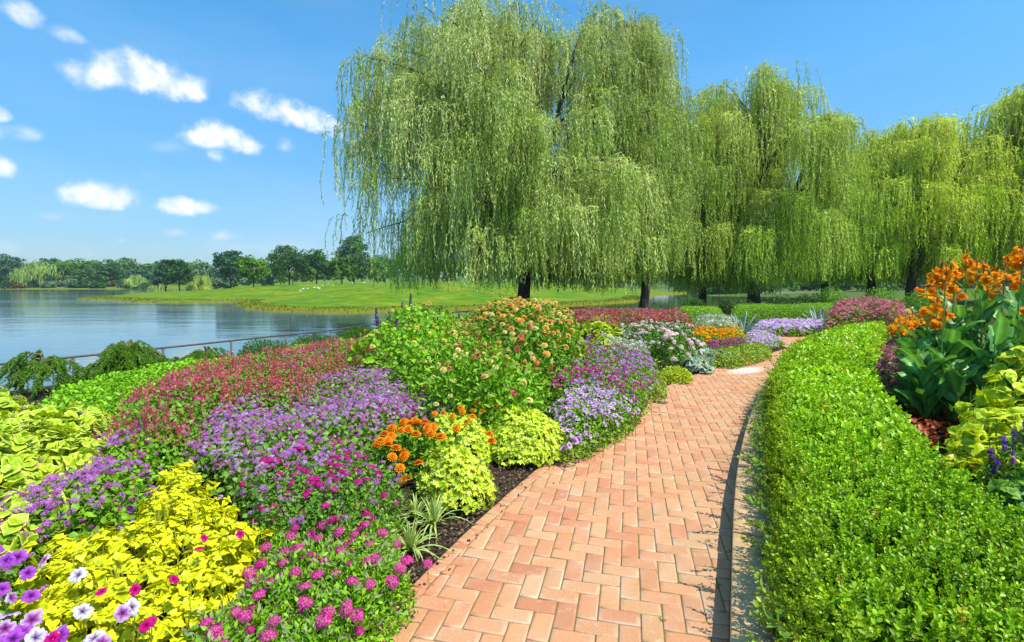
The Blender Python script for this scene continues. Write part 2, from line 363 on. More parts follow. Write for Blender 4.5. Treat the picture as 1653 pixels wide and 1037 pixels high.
# ------------------------------------------------------------------ ground and water
PATH_L = [(240, 1480), (390, 1265), (500, 1135), (583, 1037), (665, 940), (706, 903), (751, 860), (800, 813), (905, 725), (1000, 660), (1100, 612), (1190, 583), (1280, 561)]
PATH_R = [(1165, 1480), (1172, 1300), (1177, 1120), (1178, 1037), (1180, 930), (1182, 850), (1190, 770), (1205, 705), (1225, 650), (1262, 605), (1330, 570), (1420, 552)]
def smooth_poly(P, n):
    P = np.asarray(P, float); d = np.r_[0, np.cumsum(np.hypot(*np.diff(P, axis=0).T))]
    t = np.linspace(0, d[-1], n); Q = np.stack([np.interp(t, d, P[:, i]) for i in range(2)], 1)
    for _ in range(6): Q[1:-1] = (Q[:-2] + 2 * Q[1:-1] + Q[2:]) / 4
    return Q
PL = smooth_poly(ats(PATH_L), 70); PR = smooth_poly(ats(PATH_R), 70)
PATH_POLY = np.concatenate([PL, PR[::-1]])
PLAZA = np.array([*ats([(1150, 549), (1262, 539), (1420, 541), (1560, 545)]), *ats([(1500, 556), (1290, 558), (1282, 561)])])

def make_ground():
    ang = np.linspace(-math.pi, math.pi, 721)[:-1]; rad = np.concatenate([np.linspace(0.3, 12, 40), np.geomspace(12.4, 400, 170), np.geomspace(420, 3500, 20)])
    A, Rr = np.meshgrid(ang, rad, indexing='xy'); X = np.sin(A) * Rr; Y = np.cos(A) * Rr
    P = np.stack([X.ravel(), Y.ravel()], 1); z = land_h(P)
    on = inside(P, PATH_POLY) | inside(P, PLAZA); d, _ = seg_dist(P, PATH_POLY)
    z = np.where(on | (d < .3), z - 0.02, z) - np.where((P[:, 1] < 14) & ~on & (d >= .3), .0, 0)
    sg = sdist(P, GARDEN); sm = sdist(P, MEADOW) + .9 * wob(P[:, 0], P[:, 1], .22, 8) + .5 * wob(P[:, 0], P[:, 1], .8, 9); sf = sdist(P, FAR_L) + 2 * wob(P[:, 0], P[:, 1], .08, 18)
    soil = ((sg > -1) & (P[:, 1] < 21)).astype(float); soil = np.where((sg > -1) & (P[:, 1] >= 21), np.clip((23 - P[:, 1]) / 2, 0, 1), soil)
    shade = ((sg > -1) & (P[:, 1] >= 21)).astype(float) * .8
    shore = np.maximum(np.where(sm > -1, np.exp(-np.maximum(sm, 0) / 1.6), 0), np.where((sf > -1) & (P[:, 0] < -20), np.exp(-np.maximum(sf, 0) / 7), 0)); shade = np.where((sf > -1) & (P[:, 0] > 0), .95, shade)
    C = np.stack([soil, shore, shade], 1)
    mb = MB(); G = np.stack([X, Y, z.reshape(X.shape)], -1)
    mb.grid(G, C, wrap=True); mb.raw([(0, 0, -.02)], [], (1, 0, 0))
    c0 = mb.n - 1
    mb.F.setdefault(3, []).append(np.array([[c0, (i + 1) % 720, i] for i in range(720)]))
    # orientation: faces must look up
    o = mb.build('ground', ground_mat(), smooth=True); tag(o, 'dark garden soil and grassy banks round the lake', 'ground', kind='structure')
    wb = MB(); X0 = np.linspace(-1500, 1500, 2); Y0 = np.linspace(-200, 3000, 2)
    wb.raw([(-1500, -200, WATER_Z), (1500, -200, WATER_Z), (1500, 1200, WATER_Z), (-1500, 1200, WATER_Z)], [(0, 1, 2, 3)], (0, 0, 0))
    w = wb.build('lake_water', water_mat()); tag(w, 'rippled blue lake reflecting the sky', 'water', kind='structure')
make_ground()

# ------------------------------------------------------------------ brick path
def clip_half(poly, p, n):
    """keep the side where (q-p).n >= 0"""
    out = []
    for i in range(len(poly)):
        a, c = poly[i], poly[(i + 1) % len(poly)]; da, dc = (a - p) @ n, (c - p) @ n
        if da >= 0: out.append(a)
        if (da >= 0) != (dc >= 0): out.append(a + (c - a) * da / (da - dc))
    return out
def brick_prism(mb, poly, z0, z1, col, ch=.004):
    poly = np.array(poly); n = len(poly)
    if n < 3: return
    x, y = poly.T; ar = .5 * np.sum(x * np.roll(y, -1) - y * np.roll(x, -1))
    if abs(ar) < 4e-4: return
    if ar < 0: poly = poly[::-1]
    c = poly.mean(0); ch = .0028; inn = poly + nrm(c - poly) * ch * 1.5
    big = abs(ar) > .004; inn2 = poly + nrm(c - poly) * (.024 if big else .008)
    v = np.concatenate([np.c_[poly, np.full(n, z0)], np.c_[poly, np.full(n, z1 - ch)], np.c_[inn, np.full(n, z1)], np.c_[inn2, np.full(n, z1 + .0003)]])
    f = [(k * n + i, k * n + (i + 1) % n, (k + 1) * n + (i + 1) % n, (k + 1) * n + i) for k in range(3) for i in range(n)] + [tuple(range(3 * n, 4 * n))]
    C = np.tile(np.asarray(col, float), (4 * n, 1)); lime = np.array([.66, .50, .37]); w = np.clip(RB.normal(.10, .28, n), 0, .7)[:, None]
    for k in (1, 2): C[k * n:(k + 1) * n] = C[k * n:(k + 1) * n] * (1 - w) + lime * w
    C[3 * n:] = C[3 * n:] * (1 - w * .25) + lime * w * .25
    mb.raw(v, f, C)
RB = np.random.default_rng(31)
def brick_col(r):
    a = np.array([(.50, .215, .105), (.53, .245, .12), (.46, .18, .09), (.50, .25, .12), (.51, .28, .145)])[r.choice(5, p=[.3, .28, .16, .16, .10])]
    return a * r.uniform(.93, 1.07)
def herring(poly, name, label, inset_edge=None):
    r = np.random.default_rng(5); th = R(-13.0); ca, sa = math.cos(th), math.sin(th); mb = MB()
    lo, hi = poly.min(0) - 1, poly.max(0) + 1; w = .092; u0 = at(1000, 985)
    corners = np.array([(lo[0], lo[1]), (hi[0], lo[1]), (hi[0], hi[1]), (lo[0], hi[1])]) - u0
    loc = np.stack([corners[:, 0] * ca + corners[:, 1] * sa, -corners[:, 0] * sa + corners[:, 1] * ca], 1)
    i0, j0 = np.floor(loc.min(0) / w).astype(int) - 3; i1, j1 = np.ceil(loc.max(0) / w).astype(int) + 3
    J = .0028; out = []
    # 90 degree herringbone: horizontal brick at (i,j)-(i+2,j+1) where (i-j)%4==0, upright at (i,j)-(i+1,j+2) where (i-j)%4==2 ... shifted
    for j in range(j0, j1):
        for i in range(i0, i1):
            k = (i - j) % 4
            if k == 0: out.append((i, j, 2, 1))
            if k == 3: out.append((i, j, 1, 2))
    cen = np.array([((i + a / 2) * w, (j + c / 2) * w) for i, j, a, c in out]); cw = np.stack([cen[:, 0] * ca - cen[:, 1] * sa, cen[:, 0] * sa + cen[:, 1] * ca], 1) + u0
    ins = inside(cw, poly); dd, idx = seg_dist(cw, poly); keep = ins | (dd < .13)
    n = len(poly); xx, yy = poly.T; ccw = np.sum(xx * np.roll(yy, -1) - yy * np.roll(xx, -1)) > 0
    for q in np.nonzero(keep)[0]:
        i, j, a, c = out[q]; jz = r.normal(0, .0012)
        pl = np.array([(i * w + J, j * w + J), ((i + a) * w - J, j * w + J), ((i + a) * w - J, (j + c) * w - J), (i * w + J, (j + c) * w - J)])
        rot = r.normal(0, .008); m = pl.mean(0); e = pl - m; pl = m + np.stack([e[:, 0] - e[:, 1] * rot, e[:, 1] + e[:, 0] * rot], 1)
        pl = np.stack([pl[:, 0] * ca - pl[:, 1] * sa, pl[:, 0] * sa + pl[:, 1] * ca], 1) + u0
        if dd[q] < .13:
            s = idx[q]
            pa, pb = poly[s], poly[(s + 1) % n]; t = (pb - pa) / np.linalg.norm(pb - pa); nn = np.array([-t[1], t[0]]) * (1 if ccw else -1)
            pl = clip_half([*pl], pa + nn * .003, nn)
        bc = brick_col(r); kd = .62 * math.exp(-seg_dist(cw[q:q + 1], PR, False)[0][0] / .32) * r.uniform(.5, 1.2); bc = bc * (1 - kd) + np.array([.38, .265, .14]) * kd
        brick_prism(mb, pl, -.03, .0 + jz, bc)
    return mb
def offset(P, d):
    t = nrm(np.gradient(P, axis=0)); return P + np.stack([-t[:, 1], t[:, 0]], 1) * d
# PL runs away from camera: its left side is outside
inner = offset(PL, -.078)
main_poly = np.concatenate([inner, PR[::-1]])
mb = herring(main_poly, 'brick_path', '')
r = np.random.default_rng(9)
d = np.r_[0, np.cumsum(np.hypot(*np.diff(PL, axis=0).T))]; s = 0
while s < d[-1] - .07:
    L = .056 + r.normal(0, .002); a0 = np.array([np.interp(s, d, PL[:, i]) for i in range(2)]); a1 = np.array([np.interp(s + L, d, PL[:, i]) for i in range(2)])
    t = (a1 - a0) / np.linalg.norm(a1 - a0); nr = np.array([t[1], -t[0]]); w = .074 + r.normal(0, .002); g = .002
    brick_prism(mb, [a0 + t * g + nr * .002, a1 - t * g + nr * .002, a1 - t * g + nr * w, a0 + t * g + nr * w], -.03, .002 + r.normal(0, .0015), brick_col(r) * np.array([.95, .95, .9]))
    s += L
o = mb.build('brick_path', M_BRICK); tag(o, 'curving herringbone path of orange red bricks with an edging course', 'path', kind='structure')
mb = herring(PLAZA, 'plaza', ''); o = mb.build('crossing_brick_path', M_BRICK); tag(o, 'brick paving of the crossing walk beyond the bend', 'path', kind='structure')
jb = MB()
for P in (np.stack([PL, PR], 1),):
    jb.grid(np.concatenate([P, np.full((*P.shape[:2], 1), -.0045)], 2), (0, 0, 0))
o = jb.build('path_joint_sand', M_JOINT); tag(o, 'mossy sand between the path bricks', 'path', kind='structure')
jb = MB(); jb.raw(np.c_[PLAZA, np.full(len(PLAZA), -.0047)], [tuple(range(len(PLAZA)))], (0, 0, 0)); o = jb.build('crossing_joint_sand', M_JOINT); tag(o, 'sand between the bricks of the crossing walk', 'path', kind='structure')
# kerb on the right: a raised concrete strip
KH = .135
for a_, b_, lab in ((0, 24, 'near'), (24, 52, 'far')):
    cur = PR[a_:b_ + 1]; out_ = offset(cur, -.24); h = KH
    kb = MB(); rk = np.random.default_rng(a_ + 3)
    for s in range(0, len(cur) - 1, 4):
        cc = cur[s:s + 5].copy(); oo = out_[s:s + 5].copy()
        if len(cc) < 2: continue
        for P_ in (cc, oo): t0_ = nrm(P_[1] - P_[0]); t1_ = nrm(P_[-1] - P_[-2]); P_[0] = P_[0] + t0_ * .003; P_[-1] = P_[-1] - t1_ * .003
        hh = h + rk.normal(0, .0025); m_ = len(cc); q_ = lambda P_, z_: np.c_[P_, np.full(m_, z_)]
        prof = np.stack([q_(cc, -.03), q_(cc, hh - .008), q_(cc + (oo - cc) * .03, hh), q_(oo, hh), q_(oo, -.03)], 1)
        kb.grid(prof, (0, 0, 0)); kb.raw(prof[0], [(0, 1, 2, 3, 4)], (0, 0, 0)); kb.raw(prof[-1], [(4, 3, 2, 1, 0)], (0, 0, 0))
    o = kb.build('kerb', M_CONC); tag(o, f'low concrete kerb, {"nearest stretch beside the path" if lab == "near" else "farther stretch under the overhanging hedge"}', 'kerb', group='kerb stretches along the hedge', kind='structure')
# drain plate and stone threshold
p = at(1065, 650); kb = MB(); kb.box((p[0], p[1], .0035), (.17, .12, .009), (.09, .10, .08), R(-30))
for i in range(5): kb.box((p[0] - .05 + i * .025, p[1], .009), (.008, .08, .003), (.03, .03, .03), R(-30))
o = kb.build('drain_cover', M_PLAIN); tag(o, 'small dark metal drain cover set in the brick path by the petunias', 'drain cover')
p = at(1288, 557); kb = MB(); kb.box((p[0], p[1], .012), (1.05, .16, .03), (.6, .6, .56), R(-5)); kb.box((p[0], p[1], .029), (.6, .08, .006), (.2, .22, .2), R(-5))
o = kb.build('stone_threshold', M_STONE); tag(o, 'pale flat stone strip across the far end of the brick path', 'paving')

# ------------------------------------------------------------------ templates
LEAF2 = T([(0, 0, 0), (.5, .42, .12), (0, 1, 0), (-.5, .42, .12)], [(0, 1, 2), (0, 2, 3)])
QUADL = T([(0, 0, 0), (.5, .5, 0), (0, 1, 0), (-.5, .5, 0)], [(0, 1, 2, 3)])
OVAL = T([(0, 0, 0), (.42, .28, .10), (.45, .66, .10), (0, 1, -.04), (-.45, .66, .10), (-.42, .28, .10)], [(0, 1, 2, 3), (0, 3, 4, 5)])
def ovate_leaf(seg=5, droop=.35, serr=.06, cup=.15, edge_w=1.0, heart=0.0, tipw=1.2):
    v, f, w = [], [], []
    for i in range(seg + 1):
        t = i / seg; wd = .5 * math.sin(math.pi * min(1, (t * .93 + .07)) ** .75) * (1 - .15 * t) * tipw if i < seg else 0.0
        if i == 0: wd = .20 + heart * .2
        sr = 1 + serr * (1 if i % 2 else -1)
        yb = t - (heart * .15 if i == 0 else 0); z = -droop * t * t
        v += [(0, t, z), (wd * .55 * sr, yb, z + cup * .45), (wd * sr, yb - serr * .5, z + cup * .4 - .10 * serr), (-wd * .55 * sr, yb, z + cup * .45), (-wd * sr, yb - serr * .5, z + cup * .4 - .1 * serr)]
        w += [(0, 1), (0, 0), (edge_w, 0), (0, 0), (edge_w, 0)]
    for i in range(seg):
        a, c = i * 5, i * 5 + 5
        f += [(a, a + 1, c + 1, c), (a + 1, a + 2, c + 2, c + 1), (a + 3, a, c, c + 3), (a + 4, a + 3, c + 3, c + 4)]
    return T(v, f, w)
def rotm(ax, ay, az):
    cx, sx, cy, sy, cz, sz = math.cos(ax), math.sin(ax), math.cos(ay), math.sin(ay), math.cos(az), math.sin(az)
    return np.array([[cz, -sz, 0], [sz, cz, 0], [0, 0, 1]]) @ np.array([[cy, 0, sy], [0, 1, 0], [-sy, 0, cy]]) @ np.array([[1, 0, 0], [0, cx, -sx], [0, sx, cx]])
def rosette(leaf, tiers, r, per=2, size=1.0, aspect=.75):
    """stem tip with decussate leaves; tiers: list of (height, scale, elevation deg)"""
    it = []
    for k, (h, s, e) in enumerate(tiers):
        for j in range(per):
            az = j * 2 * math.pi / per + k * math.pi / per + r.normal(0, .18)
            S = s * size * r.uniform(.85, 1.12); B = rotm(R(e) + r.normal(0, .15), r.normal(0, .18), az) @ np.diag([S * aspect, S, S])
            it.append((leaf, B, (0, 0, h)))
    return T.join(it)
def petunia_t(r, lobes=5, depth=.4):
    n = lobes * 8; ang = np.arange(n) / n * 2 * math.pi; ph = r.uniform(0, 6.28); la = (ang * lobes) % (2 * math.pi)
    rr = 1 - .24 * np.exp(-((la - math.pi) / .6) ** 2) + r.normal(0, .02, n) + .09 * np.sin(ang * 2 + ph) + .04 * np.sin(ang * 9 + ph); vein = np.clip(np.cos(ang * lobes) * 1.2 - .2, 0, 1)
    v = [(0, 0, -depth)]; w = [(0, 1)]; tilt = r.normal(0, .08, 2)
    for k, (q, z, e, c) in enumerate(((.13, -depth * .6, 0, .95), (.24, -.14, 0, .55), (.50, .0, .2, .08), (.78, .05, .8, 0), (1.0, -.02, 1, 0))):
        for i in range(n):
            rad = q * (rr[i] if k >= 3 else 1); rf = .13 * math.sin(ang[i] * 3 + ph) * (k == 4) + .08 * math.sin(ang[i] * 11 + ph) * (k == 4) - .12 * (k == 4) - (.05 if k >= 3 else 0) * (1 - rr[i]) * 4
            x, y = math.cos(ang[i]) * rad, math.sin(ang[i]) * rad
            v.append((x, y, z + rf + tilt[0] * x + tilt[1] * y)); w.append((max(0, e - .45 * vein[i] * (k < 4)), min(1, c + .35 * vein[i] * (k in (1, 2)))))
    f = [(0, 1 + i, 1 + (i + 1) % n) for i in range(n)]
    for k in range(4):
        o, q = 1 + k * n, 1 + (k + 1) * n
        f += [(o + i, q + i, q + (i + 1) % n, o + (i + 1) % n) for i in range(n)]
    return T(v, f, w)
def petunia_lo(r):
    n = 10; v = [(0, 0, -.35)]; w = [(0, 1)]
    for q, e in ((.42, .15), (1.0, 1)):
        for i in range(n): a = i / n * 6.2832; k = q * (1 if i % 2 == 0 or q < .5 else .84); v.append((math.cos(a) * k, math.sin(a) * k, (.04 if q > .5 else -.02) + r.normal(0, .04))); w.append((e, 0))
    return T(v, [(0, 1 + i, 1 + (i + 1) % n) for i in range(n)] + [(1 + i, 11 + i, 11 + (i + 1) % n, 1 + (i + 1) % n) for i in range(n)], w)
def simple_flower(lobes=5):
    v = [(0, 0, -.1)]; w = [(0, 1)]; f = []; n = lobes * 2
    for i in range(n):
        a = i / n * 2 * math.pi; q = 1.0 if i % 2 == 0 else .62
        v.append((math.cos(a) * q, math.sin(a) * q, .05 if i % 2 == 0 else .0)); w.append((1, 0))
    f = [(0, 1 + i, 1 + (i + 1) % n) for i in range(n)]
    return T(v, f, w)
def head_t(r, n, fl, flat=.55, size=.24):
    """domed head of small florets, radius about 1"""
    it = []
    for i in range(n):
        t = (i + .5) / n; el = math.acos(1 - t * .95); az = i * 2.39996
        d = np.array([math.sin(el) * math.cos(az), math.sin(el) * math.sin(az), math.cos(el)])
        z = nrm(d + r.normal(0, .2, 3)); x = nrm(np.cross(z, r.normal(0, 1, 3))); y = np.cross(z, x); B = np.stack([x, y, z], 1) * size * r.uniform(.8, 1.25)
        it.append((fl, B, d * np.array([.85, .85, flat]) * r.uniform(.88, 1.05)))
    return T.join(it)
FLORET = simple_flower(5); FLORET4 = T([(0, 0, .1), (1, 0, 0), (.3, .3, .05), (0, 1, 0), (-.3, .3, .05), (-1, 0, 0), (-.3, -.3, .05), (0, -1, 0), (.3, -.3, .05)], [(0, 8, 1, 2), (0, 2, 3, 4), (0, 4, 5, 6), (0, 6, 7, 8)], [(0, 1)] + [(1, 0)] * 8)
TUFT = T([(-1, -.3, 0), (1, -.3, .1), (.3, 1, 0), (-.4, .9, .1)], [(0, 1, 2, 3)], [(0, 0), (1, 0), (0, 0), (.5, 0)])
_r = np.random.default_rng(3)
HEAD_V = [head_t(_r, 30, FLORET, .55, .25) for _ in range(3)]       # verbena
HEAD_A = [head_t(_r, 26, TUFT, .75, .21) for _ in range(4)]        # ageratum fuzz
HEAD_S = [head_t(_r, 7, TUFT, .6, .45) for _ in range(4)]         # far heads
def zinnia_t(r):
    it = []; pet = T([(-.16, 0, 0), (.16, 0, 0), (.26, .7, .06), (0, 1, -.03), (-.26, .7, .06)], [(0, 1, 2, 3, 4)], [(0, .6), (0, .6), (.6, 0), (1, 0), (.6, 0)])
    for k, (n, s, h, e) in enumerate(((13, 1.0, 0, -8), (12, .85, .12, 8), (10, .66, .24, 22), (8, .48, .33, 38), (6, .3, .40, 60))):
        for j in range(n):
            az = j / n * 2 * math.pi + k * .37; S = s * r.uniform(.92, 1.08)
            it.append((pet, rotm(R(e), 0, az) @ np.diag([S, S, S]), (0, 0, h * .8)))
    return T.join(it)
ZIN = [zinnia_t(_r) for _ in range(2)]
PET = [petunia_t(_r) for _ in range(5)]; PETL = [petunia_lo(_r) for _ in range(3)]
COLEUS = [rosette(ovate_leaf(6, .42, .09, .16), [(0, 1.0, -12), (.22, .82, 4), (.42, .5, 28)], _r) for _ in range(6)]
BIGVAR = [rosette(ovate_leaf(6, .35, .03, .22, 1.0, .6, 1.35), [(0, 1.0, 5), (.25, .85, 22), (.45, .55, 45)], _r, aspect=.95) for _ in range(6)]
VINE = [rosette(ovate_leaf(5, .45, .02, .25, .8, .9, 1.35), [(0, 1.0, 8), (.3, .8, 25)], _r, per=3, aspect=.95) for _ in range(5)]
def lobed_leaf():
    v = [(0, .1, .05)]; w = [(0, 0)]; pts = []
    lob = 7
    for i in range(lob * 2 + 1):
        a = R(-55 + i * (290 / (lob * 2))) ; q = 1.0 if i % 2 == 1 else .62
        a = -R(235) + i * R(290) / (lob * 2)
        v.append((math.sin(a + R(90)) * 0 + math.cos(a + math.pi) * q * .5, math.sin(a + math.pi) * q * .5 * -1 + .5, .10 * q)); w.append((1 if i % 2 else .15, 0))
    f = [(0, i, i + 1) for i in range(1, lob * 2 + 1)]
    v[0] = (0, .5, -.02)
    return T(v, f, w)
LOBED = lobed_leaf()
def sprig(r, n=6, L=1.0, s=.26):
    it = [(T([(-.012, 0, 0), (.012, 0, 0), (.008, 1, 0), (-.008, 1, 0)], [(0, 1, 2, 3)], [(0, 1)] * 4), np.array([[1, 0, 0], [0, 0, -1], [0, 1, 0]]) * L, (0, 0, 0))]
    for k in range(n):
        h = L * (k + .6) / n
        for j in (0, 1):
            az = (k % 2) * math.pi / 2 + j * math.pi + r.normal(0, .25); S = s * r.uniform(.8, 1.15) * (1 - .25 * k / n)
            it.append((OVAL, rotm(R(35 + 8 * k / n * 3) + r.normal(0, .2), r.normal(0, .2), az) @ np.diag([S * .62, S, S]), (0, 0, h)))
    t = T.join(it)
    t.w[:, 0] = np.clip((t.v[:, 2] / L - .35) * 1.2, 0, 1) * (t.w[:, 1] < .5)   # young tips are paler
    return t
SPRIG = [sprig(_r) for _ in range(6)]
def sprig_lo(r):
    it = []
    for k in range(4):
        h = .15 + k * .25; az = r.uniform(0, 6.28)
        for j in (0, 1):
            S = .42 * r.uniform(.8, 1.15); it.append((LEAF2, rotm(R(42), r.normal(0, .2), az + j * math.pi) @ np.diag([S * .6, S, S]), (0, 0, h)))
    t = T.join(it); t.w[:, 0] = np.clip((t.v[:, 2] - .35) * 1.2, 0, 1); return t
SPRIG_LO = [sprig_lo(_r) for _ in range(5)]

# ------------------------------------------------------------------ scattering helpers
def frames(N, r, el=(0.1, .9), tw=.5, az=None):
    """leaf frames: y axis along the leaf, z its face; N normals of the surface"""
    n = len(N); ref = nrm(r.normal(0, 1, (n, 3))); tan = nrm(ref - N * np.sum(ref * N, 1, keepdims=True))
    e = r.uniform(el[0], el[1], n)[:, None]; y = nrm(tan * np.cos(e) + N * np.sin(e))
    z = nrm(N + r.normal(0, tw, (n, 3))); z = nrm(z - y * np.sum(z * y, 1, keepdims=True)); x = np.cross(y, z)
    return np.stack([x, y, z], -1)
def upright(N, r, jit=.25):
    """frames whose z follows the normal (rosettes, flowers, sprigs)"""
    z = nrm(N + r.normal(0, jit, N.shape)); ref = nrm(r.normal(0, 1, N.shape)); x = nrm(np.cross(z, ref)); y = np.cross(z, x)
    return np.stack([x, y, z], -1)
def cols(r, n, a, c, j=.17):
    t = r.uniform(0, 1, n)[:, None]; a, c = np.array(a), np.array(c); return (a * (1 - t) + c * t) * r.uniform(1 - j, 1 + j, n)[:, None]
def scat(mb, tpls, P, B, S, C0, C1=None, C2=None, r=RNG):
    k = r.integers(0, len(tpls), len(P))
    pick = lambda A, m: A if A is None or np.ndim(A) < 2 else A[m]
    for i, t in enumerate(tpls):
        m = k == i
        if m.any(): mb.add(t, P[m], B[m], np.asarray(S)[m] if np.ndim(S) else S, pick(C0, m), pick(C1, m), pick(C2, m))
class Drift:
    """canopy over a ground polygon: world polygon from outline points, height H, rounded at its rim"""
    def __init__(s, px=None, H=.4, rim=.25, seed=1, zt=.8, lump=.12, ls=5.0, poly=None, jit=None, b=None):
        s.jit = jit if jit is not None else (0 if poly is not None else .07); s.b = b if b is not None else (.12 if poly is not None else .5)
        s.r = np.random.default_rng(seed); s.H = H; s.rim = rim; s.lump = lump; s.ls = ls; s.seed = seed
        if poly is None:
            pts = []
            for u, v in px:
                q = at(u, v, H * zt)
                for _ in range(3): q = at(u, v, H * zt + gz(*q))
                pts.append(q)
            poly = np.array(pts)
        s.poly = np.array(poly); s.c = s.poly.mean(0); x, y = s.poly.T; s.area = abs(.5 * np.sum(x * np.roll(y, -1) - y * np.roll(x, -1)))
    def xy(s, n):
        lo, hi = s.poly.min(0), s.poly.max(0); out = []
        k = 0
        while k < n:
            P = s.r.uniform(lo, hi, (max(200, int(n * 1.5)), 2)); P = P[inside(P, s.poly)]; out.append(P); k += len(P)
        return np.concatenate(out)[:n]
    def top(s, P):
        d, _ = seg_dist(P, s.poly); e = np.sqrt(np.clip(d / s.rim, 0, 1) * (2 - np.clip(d / s.rim, 0, 1)))
        return land_h(P) + s.H * (s.b + (1 - s.b) * e) * (1 + s.lump * wob(P[:, 0], P[:, 1], s.ls, s.seed) + s.lump * .5 * wob(P[:, 0], P[:, 1], s.ls * 3, s.seed + 1))
    def sample(s, n, deep=.5, pw=1.6):
        """points through the canopy's upper layer and their outward normals"""
        P = s.xy(n); z = s.top(P); e = .02
        gx = (s.top(P + [e, 0]) - z) / e; gy = (s.top(P + [0, e]) - z) / e
        N = nrm(np.stack([-np.clip(gx, -3, 3), -np.clip(gy, -3, 3), np.ones(n)], 1))
        g = land_h(P); dp = s.r.uniform(0, 1, n) ** pw * deep; P = P + s.r.normal(0, 1, (n, 2)) * s.jit * s.r.uniform(0, 1.2, (n, 1)) ** 2
        return np.stack([P[:, 0], P[:, 1], z - dp * (z - g)], 1), N
    def root(s, name, label, cat, group=None, kind=None):
        s.base = (s.c[0], s.c[1], gz(*s.c)); return empty(name, s.base, 0, label, cat, group, kind)
    def fin(s, mb, name, mat, root):
        o = mb.build(name, mat, parent=root, loc=s.base, local=False); return o

G_DK = (.05, .14, .010); G_MD = (.12, .29, .012); G_LT = (.25, .46, .02); G_YL = (.38, .54, .02)
def stems(mb, d, n, col=(.12, .2, .04), w=.004):
    P, N = d.sample(n, .05); g = land_h(P[:, :2]); r = d.r; off = r.normal(0, .04, (n, 2))
    A = np.c_[P[:, :2] + off, g]; a = r.uniform(0, 3.14, n); dx = np.c_[np.cos(a), np.sin(a), np.zeros(n)] * w
    V = np.stack([A - dx, A + dx, P + dx * .6, P - dx * .6], 1).reshape(-1, 3)
    s = mb.n; mb.V.append(V); mb.C.append(np.broadcast_to(np.array(col, float), (len(V), 3))); mb.F.setdefault(4, []).append((np.arange(n)[:, None] * 4 + np.arange(4)) + s); mb.n += len(V)
def foliage(d, leaf, size, asp, lai, ca, cb, el=(.1, .9), tw=.5, deep=.7, edge=None, mid=None, pw=1.4, fill=.6):
    mb = MB(); n = int(lai * d.area / (size * size * asp * .55)); n = min(n, 260000)
    P, N = d.sample(n, deep, pw); B = frames(N, d.r, el, tw); S = size * d.r.uniform(.6, 1.25, n); S3 = np.stack([S * asp, S, S], 1)
    scat(mb, leaf if isinstance(leaf, list) else [leaf], P, B, S3, cols(d.r, n, ca, cb), edge if edge is None else cols(d.r, n, edge, edge), mid, r=d.r)
    stems(mb, d, int(d.area * 60) + 10)
    return mb
def heads(d, tpls, size, dens, ca, cb, c1a=None, c1b=None, lift=.03, jit=.3, clus=None, sj=.3, mb=None, c2=None, thr=-.2, cs=3.0):
    mb = mb or MB(); n = max(3, int(dens * d.area)); P, N = d.sample(n, .06)
    if clus is not None:
        m = wob(P[:, 0], P[:, 1], cs, clus) + d.r.normal(0, .35, n) > thr; P, N = P[m], N[m]; n = len(P)
    if n == 0: return mb
    P[:, 2] += d.r.uniform(-.4, 1, n) * lift; B = upright(nrm(N + [0, 0, .8]), d.r, jit); S = size * d.r.uniform(1 - sj, 1 + sj, n)
    scat(mb, tpls, P, B, S, cols(d.r, n, ca, cb), cols(d.r, n, c1a or ca, c1b or cb), c2, r=d.r); return mb
def spikes(d, dens, h, w, ca, cb, stem=(.25, .12, .05), fl=TUFT, nper=14, fs=.012, clus=None, thr=-.3, tilt=.16):
    mb = MB(); n = int(dens * d.area); P, N = d.sample(n, .15)
    if clus is not None:
        m = wob(P[:, 0], P[:, 1], 3, clus) + d.r.normal(0, .35, n) > thr; P = P[m]; n = len(P)
    ax = nrm(np.c_[d.r.normal(0, tilt, (n, 2)), np.ones(n)]); hh = h * d.r.uniform(.6, 1.2, n)
    k = np.arange(nper) / nper; t = k[None, :] ** .9
    Q = P[:, None] + ax[:, None] * (t * hh[:, None])[..., None]
    rad = nrm(np.concatenate([d.r.normal(0, 1, (n, nper, 2)), d.r.normal(.2, .3, (n, nper, 1))], 2)); Q = Q + rad * (w * (1 - .6 * t))[..., None]
    Q = Q.reshape(-1, 3); NN = rad.reshape(-1, 3); B = upright(NN, d.r, .3); m = len(Q)
    c = np.repeat(cols(d.r, n, ca, cb, .15), nper, 0) * d.r.uniform(.8, 1.2, (m, 1))
    mb.add(fl, Q, B, fs * d.r.uniform(.6, 1.3, m), c, c * 1.25)
    a = d.r.uniform(0, 3.14, n); dx = np.c_[np.cos(a), np.sin(a), np.zeros(n)] * .003; A = P - ax * h * .7; E = P + ax * hh[:, None]
    V = np.stack([A - dx, A + dx, E + dx * .4, E - dx * .4], 1).reshape(-1, 3); s0 = mb.n
    mb.V.append(V); mb.C.append(np.broadcast_to(np.array(stem, float), (len(V), 3))); mb.F.setdefault(4, []).append((np.arange(n)[:, None] * 4 + np.arange(4)) + s0); mb.n += len(V)
    return mb
def ell(u, v, rx, H, ry=None, zc=.5, n=14, seed=0):
    """ground polygon of a roundish plant whose body is centred at pixel (u,v); rx in pixels"""
    c = at(u, v, H * zc)
    for _ in range(3): c = at(u, v, H * zc + gz(*c))
    rad = rx / FPX * c[1]; ry = rad if ry is None else ry; a = np.arange(n) / n * 2 * math.pi; r = np.random.default_rng(seed); j = r.uniform(.88, 1.1, n)
    return np.stack([c[0] + np.cos(a) * rad * j, c[1] + np.sin(a) * ry * j], 1)

